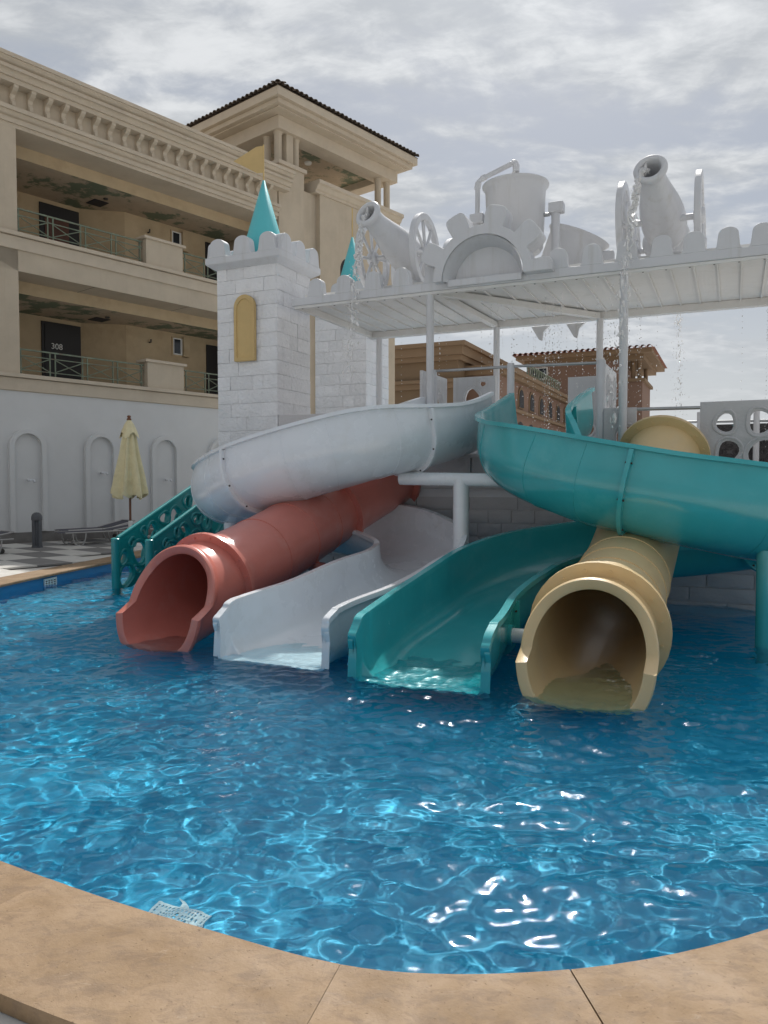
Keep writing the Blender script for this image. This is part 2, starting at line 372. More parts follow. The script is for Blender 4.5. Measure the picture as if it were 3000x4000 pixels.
# ---------------------------------------------------------------- the setting: pool, coping, paving, water
POOL_CTRL = [(-1.5,2.94),(-.67,2.52),(0,2.27),(.52,2.27),(1.27,2.48),(2.3,3.2),(3.7,4.6),(5.6,6.5),(8,9.5),(9,13),(8,17.5),(3,20),
             (-2,20.5),(-4.3,18.3),(-5.1,14.6),(-5.42,12.7),(-5.62,11.1),(-5.75,9),(-5.2,6.5),(-3.9,4.7),(-2.5,3.55)]
OUT = np.array(spline(POOL_CTRL, 14, True))
def normals2(P):
    d = np.roll(P, -1, 0) - np.roll(P, 1, 0); d /= np.linalg.norm(d, axis=1)[:, None]
    return np.stack([d[:, 1], -d[:, 0]], 1)      # outward (curve runs counter-clockwise)
NRM = normals2(OUT)
def offset(d): return OUT + NRM*d
def inside(P, poly):
    x, y = P[:, 0], P[:, 1]; c = np.zeros(len(P), bool); n = len(poly); j = n-1
    for i in range(n):
        xi, yi = poly[i]; xj, yj = poly[j]
        if yi != yj: c ^= ((yi > y) != (yj > y)) & (x < (xj-xi)*(y-yi)/(yj-yi) + xi)
        j = i
    return c
ZC = .17; ZF = -.58
def ring_strip(A, zA, B, zB):
    n = len(A); vs = [(p[0], p[1], zA) for p in A] + [(p[0], p[1], zB) for p in B]
    return vs, [(i, (i+1) % n, n+(i+1) % n, n+i) for i in range(n)]
# ground: one sheet from under the coping to the horizon
mb = MB(); rings = [(offset(.28), .115), (offset(2.5), .115)]
cen = np.array([1.0, 10.0]); dirs = OUT - cen; dirs /= np.linalg.norm(dirs, axis=1)[:, None]
for rad in (40, 200, 2500): rings.append((cen + dirs*rad, .115))
for (A, za), (B, zb) in zip(rings, rings[1:]): mb.add(*ring_strip(A, za, B, zb))
struct(mb.build('ground', M_ground))
# pool basin
o = struct(MB().add(*ring_strip(OUT, .125, OUT, ZF)).build('pool_wall', M_poolw, None, True, recalc=False)); o.cycles.is_caustics_receiver = True
o = struct(MB().add([(p[0], p[1], ZF) for p in offset(.02)], [list(range(len(OUT)))]).build('pool_floor', M_pool)); o.cycles.is_caustics_receiver = True
# coping: a bed with single stone slabs on it
cop = struct(MB().add(*ring_strip(offset(.005), .128, offset(.47), .128)).add(*ring_strip(offset(.47), .128, offset(.47), .10)).build('pool_coping', M_mortar, recalc=False))
acc = np.concatenate([[0], np.cumsum(np.linalg.norm(np.roll(OUT, -1, 0) - OUT, axis=1))]); LT = acc[-1]
def out_at(sv):
    sv %= LT; i = int(np.searchsorted(acc, sv, 'right') - 1) % len(OUT); t = (sv - acc[i])/(acc[i+1] - acc[i]); j = (i+1) % len(OUT)
    p = OUT[i]*(1-t) + OUT[j]*t; q = NRM[i]*(1-t) + NRM[j]*t
    return p, q/np.linalg.norm(q)
# a joint falls where the photograph shows the wide one (right of the middle, nearest the camera)
s_j = acc[int(np.argmin(np.hypot(OUT[:, 0]-.60, OUT[:, 1]-2.28)))]
sv = s_j; end = s_j + LT; lens = [1.25, 1.15, .95, 1.05, 1.2]; k = 0
while sv < end - .3:
    L = lens[k % 5]; L = end - sv if end - (sv + L) < .6 else L
    g = .0045 if k == 0 else .0007
    n = 10; Pi, Po = [], []
    for i in range(n+1):
        p, q = out_at(sv + g + (L - 2*g)*i/n); Pi.append(p - q*.035); Po.append(p + q*.49)
    vs, dz = [], random.uniform(-.0015, .0015)
    prof = [(0, .130), (0, ZC-.012), (.012, ZC), (.995, ZC), (1, ZC-.010), (1, .118)]
    for i in range(n+1):
        for (t, z) in prof: vs.append((*(Pi[i]*(1-t) + Po[i]*t), z + dz))
    m = len(prof)
    fs = [(i*m+j, i*m+j+1, (i+1)*m+j+1, (i+1)*m+j) for i in range(n) for j in range(m-1)] + [list(range(m))[::-1], list(range(n*m, n*m+m))]
    MB().add(vs, fs).build('coping_slab', M_cop, cop)
    sv += L; k += 1
# chequered terrace tiles between the pool and the hotel wall
terr = struct(MB(FB).box(-19.2, -17.0, -4, 22, .10, .145).build('terrace', M_mortar))
def tile_mesh(mt): return MB().box(-.649, .649, -.329, .329, -.02, .01).mesh('tile', mt)
TM = (tile_mesh(M_tw), tile_mesh(M_tg)); OUTB = offset(.12)
for a in range(-9, 1):
    for bb in range(0, 36):
        cN = -14.94 - .65 + a*1.302 + 9*1.302*0 ; cN = -15.59 + (a+3)*1.302; cs = 8.2 + (bb-12)*.662
        if cN < -18.7: continue
        c = fb(cN, cs, 0); quad = np.array([[*(fb(cN+dx*.65, cs+dy*.33, 0))[:2]] for dx in (-1, 0, 1) for dy in (-1, 0, 1)])
        if inside(quad, OUTB).any() or c.y < 8 or c.x < -.62*c.y or c.x > -.1*c.y or c.y > 30: continue
        piece('tile', TM[(a + bb + 1) % 2], terr, FB @ T(cN, cs, .153))
# water: a real wave surface
def field(nx, ny, dx, spec, seed):
    rng = np.random.default_rng(seed)
    KX, KY = np.meshgrid(np.fft.fftfreq(nx, dx)*2*np.pi, np.fft.fftfreq(ny, dx)*2*np.pi, indexing='ij'); K = np.hypot(KX, KY) + 1e-9
    A = spec(2*np.pi/K, KX, KY)/K
    h = np.fft.ifft2(A*(rng.normal(size=(nx, ny)) + 1j*rng.normal(size=(nx, ny)))).real
    return h/np.sqrt((np.gradient(h, dx, axis=0)**2).mean())
WDX = .021; WNX, WNY = 750, 895; WX0, WY0 = -7.2, 1.95
xs = WX0 + np.arange(WNX)*WDX; ys = WY0 + np.arange(WNY)*WDX
XX, YY = np.meshgrid(xs, ys, indexing='ij')
H1 = field(WNX, WNY, WDX, lambda l, kx, ky: np.exp(-(np.log(l/.20)/.5)**2)*(.6 + .8*ky**2/(kx**2+ky**2+1e-9)), 3)
H2 = field(WNX, WNY, WDX, lambda l, kx, ky: np.exp(-(np.log(l/.085)/.34)**2), 11)
env = field(WNX, WNY, WDX, lambda l, kx, ky: np.exp(-(np.log(l/2.4)/.5)**2), 5); env /= env.std()
H3 = field(WNX, WNY, WDX, lambda l, kx, ky: np.exp(-(np.log(l/.95)/.4)**2)*(.4 + ky**2/(kx**2+ky**2+1e-9)), 21)
HH = (H1*.058 + H2*.030)*(1 + .30*np.clip(env, -1.6, 1.6)) + H3*.035
# churned water where the slides run out
for (U, W, a, r) in ((-1.04, 5.9, .09, .9), (-2.35, 5.7, .07, .8), (-3.86, 5.8, .06, .8), (-5.3, 6.0, .05, .8)):
    c = fu(U, W, 0); e = np.exp(-((XX-c.x)**2 + (YY-c.y)**2)/(r*r)); HH = HH + H2*a*e
# rings where drops strike
rgd = np.random.default_rng(2)
for _ in range(26):
    cx, cy = rgd.uniform(-2.5, 4), rgd.uniform(3.2, 8.5); r0 = rgd.uniform(.05, .16); d = np.hypot(XX-cx, YY-cy)
    HH = HH + .0032*np.exp(-((d-r0)/.07)**2)*np.cos((d-r0)*2*np.pi/.058)
V = np.stack([XX, YY, HH], -1).reshape(-1, 3)
ii = np.arange((WNX-1)*(WNY-1)); a0 = (ii//(WNY-1))*WNY + ii % (WNY-1)
cent = V[a0, :2] + WDX/2; keep = inside(cent, offset(.10))
a0 = a0[keep]; Fq = np.stack([a0, a0+WNY, a0+WNY+1, a0+1], -1)
used = np.unique(Fq); remap = np.zeros(len(V), np.int64); remap[used] = np.arange(len(used)); V = V[used]; Fq = remap[Fq]
wme = bpy.data.meshes.new('pool_water'); wme.vertices.add(len(V)); wme.vertices.foreach_set('co', V.astype(np.float32).ravel())
wme.loops.add(len(Fq)*4); wme.loops.foreach_set('vertex_index', Fq.astype(np.int32).ravel())
wme.polygons.add(len(Fq)); wme.polygons.foreach_set('loop_start', np.arange(0, len(Fq)*4, 4, dtype=np.int32))
wme.update(calc_edges=True); wme.validate(); wme.shade_smooth(); wme.materials.append(M_water)
water = struct(put(bpy.data.objects.new('pool_water', wme))); water.cycles.is_caustics_caster = True

# ---------------------------------------------------------------- white perimeter wall with niches
N0 = -19.2
pw = thing('perimeter_wall', 'tall white rendered wall with arched niches behind the sun loungers', 'wall', fb(N0-.2, 10, .115))
box('wall', M_whitewall, pw, FB, N0-.4, N0, -4, 40, .1, 3.90)
box('skirting', M_skirt, pw, FB, N0, N0+.03, -4, 40, .1, .40)
for cs, zs in ((5.05, 1.75), (7.02, 1.75), (9.0, 1.70), (10.98, 1.90), (12.99, 1.72), (15.0, 1.75), (17.0, 1.75), (19.0, 1.75)):
    o_, i_ = arch_poly(cs-.47, cs+.47, .42, 2.98, 16), arch_poly(cs-.345, cs+.345, .42, 2.86, 16)
    n = len(o_); mb = MB(FB); vs = []
    for t in (N0, N0+.10):
        vs += [(t, p[0], p[1]) for p in o_] + [(t, p[0], p[1]) for p in i_]
    fs = []
    for k in range(1, n):
        k2 = (k+1) % n
        fs += [(2*n+k, 2*n+k2, 3*n+k2, 3*n+k), (k, k2, 2*n+k2, 2*n+k), (n+k, n+k2, 3*n+k2, 3*n+k)]
    fr = mb.add(vs, fs).build('niche_frame', M_whitewall, pw, None, .012)
    sp = MB(FB).tube([(N0, cs, zs), (N0+.18, cs, zs)], .028, 10).tube([(N0+.16, cs-.07, zs), (N0+.16, cs+.08, zs+.01)], .022, 8).build('shower_spout', M_white, pw, 40)
    MB(FB).tube([(N0+.16, cs+.08, zs+.01), (N0+.20, cs+.09, zs-.05)], .03, 8).build('nozzle', M_white, sp, 40)

# ---------------------------------------------------------------- hotel
ht = thing('hotel_building', 'cream two-storey hotel wing with bracketed cornice and tiled lookout tower', 'building', fb(N0-3, 12, 3.9))
S0, S1 = -2.0, 17.42; DEEP, SHAL = -22.4, -21.6
mb = MB(FB)
mb.prism([(DEEP-.3, S0), (DEEP, S0), (DEEP, 12.24), (SHAL, 13.28), (SHAL, 17.2), (DEEP-.3, 17.2)], 3.9, 11.2, 'xy')
mb.build('back_wall', M_inner, ht)
box('pier_wall', M_cream, ht, FB, N0-1.2, N0, S0, 8.87, 4.34, 10.3)
for k, z in enumerate((4.33, 7.78)):
    fl = MB(FB)
    zl = z - (.43 if k == 0 else .93)
    fl.box(N0-.93, N0, S0, S1, zl, z-.10)
    fl.build('spandrel', M_cream, ht)
    box('spandrel_band', M_trim, ht, FB, N0, N0+.045, S0, S1, z-.42, z-.11, .008)
    box('ledge', M_trim, ht, FB, N0-.30, N0+.11, S0, S1, z-.098, z, .012)
    box('floor_slab', M_trim, ht, FB, DEEP+.001, N0-.301, 8.0, 17.2, z-.25, z-.04)
for z in (6.85, 10.30):
    box('ceiling', M_ceil, ht, FB, DEEP+.002, N0-.935, 8.0, 17.2, z-.32, z-.30)
    box('ceiling_beam', M_inner, ht, FB, N0-1.12, N0-.932, 8.0, 17.4, z-.319, z+.2)
    for q, cs in enumerate((10.9, 13.9)):
        box('panel_joint', M_slot, ht, FB, N0-.92, N0-.01, cs-.006, cs+.006, z-.003, z+.01) if z < 7 else None
    box('ceiling_hatch', M_slot, ht, FB, -21.75, -21.25, 12.1, 12.55, z-.34, z-.321)
    MB(FB).lathe([(0.0, 0), (.06, 0), (.07, .03), (.07, .05)], 12, T(-21.0, 12.3, z-.36)).build('ceiling_lamp', M_bolt, ht, 40)
    MB(FB).tube([(SHAL, 14.1, z-.75), (SHAL+.09, 14.1, z-.75), (SHAL+.10, 14.1, z-.66)], .025, 8).build('wall_lamp', M_bolt, ht, 40)
def text_mesh(txt, size, mt, parent, M, name='lettering'):
    cu = bpy.data.curves.new('t', 'FONT'); cu.body = txt; cu.size = size; cu.extrude = .004; cu.align_x = 'CENTER'
    ob = bpy.data.objects.new('t', cu); COL.objects.link(ob); dg = bpy.context.evaluated_depsgraph_get()
    me = bpy.data.meshes.new_from_object(ob.evaluated_get(dg)); bpy.data.objects.remove(ob); bpy.data.curves.remove(cu)
    me.materials.clear(); me.materials.append(mt); me.transform(M)
    return put(bpy.data.objects.new(name, me), parent)
# local x along the facade (+s), local y up, facing out of the facade
def face_out(N, s, z): return FB @ T(N, s, z) @ Matrix(((0, 0, 1, 0), (1, 0, 0, 0), (0, 1, 0, 0), (0, 0, 0, 1)))
for k, z in enumerate((4.33, 7.78)):
    d = box('door', M_door, ht, FB, DEEP, DEEP+.05, 10.98, 12.2, z-.03, z+2.07, .01)
    if k == 0:
        box('leaf', M_door, d, FB, DEEP+.05, DEEP+.075, 11.06, 11.80, z, z+1.98, .006)
        text_mesh('308', .24, M_pvc, d, face_out(DEEP+.079, 11.42, z+1.28), 'door_number')
    else:
        box('leaf', M_doorred, d, FB, DEEP+.05, DEEP+.075, 11.12, 11.86, z, z+1.72, .006)
    w = MB(FB).box(SHAL, SHAL+.03, 14.93, 15.55, z+1.46, z+2.08).build('window', M_inner, ht)
    box('frame', M_pvc, w, FB, SHAL+.03, SHAL+.05, 14.97, 15.32, z+1.50, z+2.04, .006)
    box('pane', M_pane, w, FB, SHAL+.05, SHAL+.056, 15.0, 15.24, z+1.54, z+2.0)
    box('reveal', M_inner, w, FB, SHAL, SHAL+.14, 15.32, 15.55, z+1.46, z+2.08)
    box('far_door', M_door, ht, FB, SHAL, SHAL+.04, 16.3, 17.15, z-.03, z+2.0, .01)
    # pedestal between the two railings
    p = box('pedestal', M_cream, ht, FB, N0-.40, N0+.01, 12.46, 13.68, z+.001, z+.72)
    box('cap', M_trim, p, FB, N0-.46, N0+.07, 12.38, 13.76, z+.72, z+.80, .015)
    def railing(s0, s1, npan, seed):
        rl = MB(FB); NR = N0 - .13; zb = z
        r = rl.box(NR-.018, NR+.018, s0, s1, zb+.62, zb+.655).build('railing', M_rail, ht)
        MB(FB).box(NR-.012, NR+.012, s0, s1, zb+.47, zb+.492).build('bar', M_rail, r)
        MB(FB).box(NR-.012, NR+.012, s0, s1, zb+.12, zb+.142).build('bar', M_rail, r)
        w_ = (s1 - s0)/npan
        for i in range(npan):
            a, c = s0 + i*w_ + .02, s0 + (i+1)*w_ - .02
            for q in (a+.05, c-.05): MB(FB).box(NR-.014, NR+.014, q-.014, q+.014, zb-.002, zb+.62).build('post', M_rail, r)
            zz = ((zb+.46, zb+.15), (zb+.15, zb+.46))
            for q, (za, zc) in enumerate(zz):
                off = .006 if q else -.006
                MB(FB).tube([(NR+off, a+.06, za), (NR+off, c-.06, zc)], .013, 6).build('brace', M_rail, r)
    railing(8.88, 12.42, 4, 1); railing(13.78, 17.1, 4, 2)
# entablature and cornice
def moulding(name, prof, s0, s1, parent=ht, mt=M_trim):
    return MB(FB).prism(prof, s0, s1, 'xz').build(name, mt, parent)
moulding('architrave', [(N0-.93, 10.30), (N0+.0, 10.30), (N0, 10.39), (N0+.055, 10.39), (N0+.055, 10.49), (N0+.025, 10.495), (N0+.025, 10.525), (N0+.09, 10.55), (N0+.125, 10.60), (N0+.13, 10.63), (N0+.19, 10.635), (N0+.19, 10.735), (N0-.93, 10.74)], S0, S1)
moulding('frieze', [(N0-.93, 10.742), (N0, 10.742), (N0, 11.22), (N0-.93, 11.22)], S0, S1, mt=M_cream)
moulding('cornice', [(N0-1.0, 11.222), (N0+.30, 11.222), (N0+.30, 11.33), (N0+.36, 11.335), (N0+.36, 11.38), (N0+.375, 11.42), (N0+.41, 11.45), (N0+.47, 11.46), (N0+.47, 11.54), (N0+.42, 11.545), (N0+.42, 11.575), (N0+.50, 11.60), (N0+.55, 11.65), (N0+.56, 11.675), (N0+.60, 11.68), (N0+.60, 11.77), (N0-1.0, 11.80)], S0, S1+.28)
box('parapet', M_cream, ht, FB, -27, N0-.6, S0, S1, 11.2, 11.78)
bp = [(0, 0), (.09, .03), (.10, .10), (.06, .17), (.09, .24), (.20, .28), (.27, .33), (.28, .38), (0, .38)]
bme = MB().prism(bp, -.075, .075, 'xz').mesh('bracket', M_trim)
bm2 = MB().prism([(.03, .06), (.11, .08), (.08, .17), (.11, .25), (.03, .25)], -.05, .05, 'xz').mesh('bracket_scroll', M_trim)
for k in range(27):
    cs = 6.2 + .43*k
    if cs > S1 - .15: break
    b_ = piece('bracket', bme, ht, FB @ T(N0, cs, 10.765) @ Matrix.Diagonal((1, .78, 1.20, 1)))
    MB(FB).prism([(N0+.02, 10.75), (N0+.13, 10.77), (N0+.125, 10.88), (N0+.02, 10.90)], cs-.045, cs+.045, 'xz').build('scroll', M_trim, b_, None, .01)
# lookout tower
box('tower_pier', M_cream, ht, FB, N0-3.5, N0+.02, 17.46, 18.62, 3.9, 12.12)
box('pier_cap', M_trim, ht, FB, N0-.9, N0+.10, 17.40, 18.70, 12.12, 12.26, .02)
box('tower_wall', M_cream, ht, FB, N0-6, N0-.10, 18.62, 23.5, 3.9, 11.62)
by = MB(FB); by.box(N0-.10, N0+.10, 19.3, 20.32, 3.9, 11.62).box(N0-.10, N0+.10, 21.32, 23.42, 3.9, 11.62)
by.build('bay_wall', M_cream, ht)
ap = [(20.32, 3.9), (20.32, 9.25)] + [(20.82 - .5*math.cos(math.pi*k/14), 9.25 + .5*math.sin(math.pi*k/14)) for k in range(1, 14)] + [(21.32, 9.25), (21.32, 11.62), (20.32, 11.62)]
ap = [(20.32, 9.25)] + [(20.82 - .5*math.cos(math.pi*k/14), 9.25 + .5*math.sin(math.pi*k/14)) for k in range(1, 14)] + [(21.32, 9.25), (21.32, 11.62), (20.32, 11.62)]
MB(FB).prism(ap, N0-.10, N0+.10, 'yz').build('arch_head', M_cream, ht)
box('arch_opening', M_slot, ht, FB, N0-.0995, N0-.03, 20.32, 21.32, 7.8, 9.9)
moulding('bay_cornice', [(N0-1.2, 11.622), (N0+.14, 11.622), (N0+.14, 11.70), (N0+.20, 11.74), (N0+.26, 11.86), (N0+.34, 11.90), (N0+.34, 12.02), (N0-1.2, 12.05)], 19.05, 23.68)
# belvedere columns, beam, roof
EN, ES0, ES1, EZ = N0+.8, 16.74, 23.95, 14.13
colp = [(.15, 0), (.15, .05), (.125, .08), (.125, 1.0), (.15, 1.03), (.15, 1.08)]
def column(N, s, z0, z1):
    MB(FB).lathe([(r, z0 + (z1-z0)*z/1.08) for r, z in colp], 16, T(N, s, 0)).build('column', M_cream, ht, 50)
for N, s in ((N0-.18, 17.62), (N0-.18, 18.40), (N0-.75, 17.66)): column(N, s, 12.262, 13.24)
box('square_column', M_cream, ht, FB, N0-.38, N0-.02, 17.86, 18.16, 12.262, 13.24)
for N, s in ((N0-.2, 22.75), (N0-.2, 23.28), (N0-5.4, 22.75), (N0-5.4, 23.28)): column(N, s, 12.06, 13.24)
column(N0-5.4, 17.7, 12.0, 13.24)
bt = MB(FB)
for (n0, n1, s0, s1) in ((N0-.55, N0+.12, 17.38, 23.55), (N0-5.9, N0-5.3, 17.38, 23.55), (N0-5.3, N0-.55, 17.38, 17.95), (N0-5.3, N0-.55, 23.0, 23.55)):
    bt.box(n0, n1, s0, s1, 13.24, 13.655)
bt.build('entablature', M_trim, ht)
box('loggia_ceiling', M_ceil, ht, FB, N0-5.3, N0-.55, 17.95, 23.0, 13.50, 13.56)
MB(FB).lathe([(0, 0), (.12, .01), (.14, .06), (.14, .08)], 14, T(N0-1.6, 20.4, 13.42)).build('loggia_lamp', M_pvc, ht, 40)
ebk = EN - 7.4
for nm, dz0, dz1, inset in (('soffit', -.47, -.42, .30), ('fascia_lower', -.42, -.27, .14), ('fascia', -.27, 0, .0)):
    mb = MB(FB).box(ebk+inset, EN-inset, ES0+inset, ES1-inset, EZ+dz0+.001, EZ+dz1); mb.build(nm, M_trim, ht, None, .012)
apx = ((EN+ebk)/2, (ES0+ES1)/2, EZ+1.45)
c4 = [(EN+.02, ES0-.02, EZ+.004), (EN+.02, ES1+.02, EZ+.004), (ebk, ES1+.02, EZ+.004), (ebk, ES0-.02, EZ+.004)]
rf = MB(FB).add(c4 + [apx], [(0, 1, 4), (1, 2, 4), (2, 3, 4), (3, 0, 4), (3, 2, 1, 0)]).build('roof', M_tile, ht)
tm = MB(); P = []
for x, r in ((0, .095), (.50, .082)):
    P.append([(x, r*math.cos(math.pi*k/8), r*math.sin(math.pi*k/8)*.95) for k in range(9)])
tm.grid(P); P2 = [[(x, y*.86, z*.86) for x, y, z in row] for row in P]; tm.grid(P2)
a_, b_ = P[0], P2[0]; tm.add(a_ + b_, [(k, k+1, 9+k+1, 9+k) for k in range(8)])
tme = tm.mesh('roof_tile', M_tile, 50, recalc=False)
pit = math.atan2(1.45, 3.7)
for side in range(2):
    L = (ES1-ES0) if side == 0 else 7.4; nn = int(L/.212)
    for k in range(nn):
        for row in range(2):
            q = .1 + k*.212 + random.uniform(-.008, .008)
            up = .42*row
            if q < up or q > L-up: continue
            if side == 0: Mx = T(EN+.09, ES0+q, EZ+.02) @ Matrix.Rotation(math.pi, 4, 'Z')
            else: Mx = T(EN-q, ES0-.09, EZ+.02) @ Matrix.Rotation(math.pi/2, 4, 'Z')
            piece('roof_tile', tme, rf, FB @ Mx @ Matrix.Rotation(-pit, 4, 'Y') @ T(up, 0, .012*row + random.uniform(-.006, .006)))
for k in range(9):   # ridge tiles up the near hip
    t0 = k/9; d = Vector(apx) - Vector(c4[0]); p = Vector(c4[0]) + d*t0
    Mx = Matrix.Translation(p + Vector((0, 0, .05))) @ d.to_track_quat('X', 'Z').to_matrix().to_4x4()
    piece('ridge_tile', tme, rf, FB @ Mx @ Matrix.Diagonal((1.15, 1.1, 1.1, 1)))

# ---------------------------------------------------------------- far building behind the castle
fbld = thing('resort_block', 'distant orange-brown resort building with cornices and a red tiled tower', 'building', fu(-14, 60, .1))
W0 = 52.0; UC = -17.95
box('wall', M_far, fbld, FU, -34, UC, W0, W0+22, .1, 11.2)
mb = MB(FU)
for (z0, z1, pr) in ((11.2, 11.5, .75), (10.6, 11.2, .5), (10.25, 10.6, .3), (8.7, 8.95, .4), (8.3, 8.7, .22), (3.9, 4.15, .25)):
    o_ = MB(FU).box(-34-pr, UC+pr, W0-pr, W0+22, z0+.002, z1).build('cornice', M_fartrim, fbld)
box('gallery_wall', M_far2, fbld, FU, UC+.003, -15.5, W0+2, 86, .1, 9.7)
for (z0, z1, pr) in ((9.7, 10.0, .7), (9.35, 9.7, .45), (6.95, 7.2, .35)):
    MB(FU).box(UC+.004, -15.5+pr, W0+2-pr, 86, z0+.002, z1).build('gallery_cornice', M_fartrim, fbld)
for k in range(7):
    a = W0 + 7.4 + 3.5*k
    f_ = MB(FU).prism(arch_poly(a-.2, a+1.5, 7.4, 9.1, 8), -15.5, -15.42, 'yz').build('arched_window', M_fartrim, fbld)
    MB(FU).prism(arch_poly(a, a+1.3, 7.5, 8.9, 8), -15.42, -15.38, 'yz').build('pane', M_slot, f_)
    MB(FU).prism(arch_poly(a-.6, a+2.0, .2, 6.4, 8), -15.5, -15.46, 'yz').build('archway', M_slot, fbld)
for k in range(16):
    a = W0 + 8 + k*.8
    MB(FU).tube([(-15.0, a, 10.0), (-15.0, a+.4, 10.9)], .045, 5).build('roof_rail', M_rail, fbld); MB(FU).tube([(-15.0, a+.4, 10.0), (-15.0, a, 10.9)], .045, 5).build('roof_rail', M_rail, fbld)
MB(FU).tube([(-15.0, W0+8, 10.9), (-15.0, W0+21, 10.9)], .05, 5).build('roof_rail', M_rail, fbld)
FT = FU @ T(0, 0, 1.67) @ Matrix.Scale(84/58, 4) @ T(0, 0, -1.67)
TW0 = 58.0
box('tower_wall', M_far2, fbld, FT, -14.4, -7.7, TW0, TW0+9, .1, 10.4)
w = MB(FT).box(-14.25, -12.9, TW0-.04, TW0, 9.35, 10.25).build('window', M_pvc, fbld)
for a in (-14.17, -13.55): MB(FT).box(a, a+.56, TW0-.06, TW0-.04, 9.43, 10.17).build('pane', M_pane, w)
box('loggia', M_far2, fbld, FT, -7.7, -6.15, TW0+.5, TW0+6, .1, 8.9)
box('loggia_cap', M_fartrim, fbld, FT, -7.72, -5.95, TW0+.3, TW0+6.2, 8.9, 9.12)
for (x, y) in ((-6.4, TW0+.9), (-6.85, TW0+.9), (-6.4, TW0+5.2), (-7.4, TW0+.9)):
    MB(FT).lathe([(.16, 9.12), (.16, 10.4)], 10, T(x, y, 0)).build('column', M_fartrim, fbld, 50)
box('tower_frieze', M_fartrim, fbld, FT, -14.6, -6.0, TW0-.3, TW0+9.3, 10.4, 10.75)
box('eave', M_fartrim, fbld, FT, -15.1, -5.4, TW0-1, TW0+10, 10.75, 11.05)
rf = MB(FT).add([(-15.3, TW0-1.2, 11.052), (-5.2, TW0-1.2, 11.052), (-5.2, TW0+10.2, 11.052), (-15.3, TW0+10.2, 11.052), (-11.2, TW0+4.5, 11.75), (-9.3, TW0+4.5, 11.75)],
     [(0, 1, 5, 4), (1, 2, 5), (2, 3, 4, 5), (3, 0, 4), (3, 2, 1, 0)]).build('roof', M_tile2, fbld)
t2 = MB().grid([[(x, .17*math.cos(math.pi*k/6), .17*math.sin(math.pi*k/6)) for k in range(7)] for x in (0, 1.1)]).mesh('roof_tile', M_tile2, 50, recalc=False)
for k in range(24):
    piece('roof_tile', t2, rf, FT @ T(-15.1 + k*.415, TW0-1.3, 11.06) @ Matrix.Rotation(math.pi/2, 4, 'Z') @ Matrix.Rotation(-.10, 4, 'Y'))
# ---------------------------------------------------------------- castle towers
BL = block_meshes(M_stone, .45, .225, .026, .022)
BL2 = block_meshes(M_stone, .45, .225, .030, .016, seed=2)
for me_ in BL2:
    for v_ in me_.vertices:
        if v_.co.y < -.004 and v_.co.y > -.012: v_.co.y = -.022
FUr = FU @ Matrix(((0, -1, 0, 0), (1, 0, 0, 0), (0, 0, 1, 0), (0, 0, 0, 1)))   # local x = into the castle, front facing right
def merlon(w, h, th, r=None):
    # round-headed battlement with hollow shoulders, in local xz, thickness along y
    n = 10; a = w/2; top = a*.88; P = [(-a-.035, 0), (a+.035, 0), (a+.012, .018), (a, .06)]
    P += [(top*math.cos(math.pi*k/n)*1.0, h - top*.72 + top*.72*math.sin(math.pi*k/n)) for k in range(n+1)]
    P += [(-a, .06), (-a-.012, .018)]
    return MB().prism(P, -th/2, th/2, 'xz')
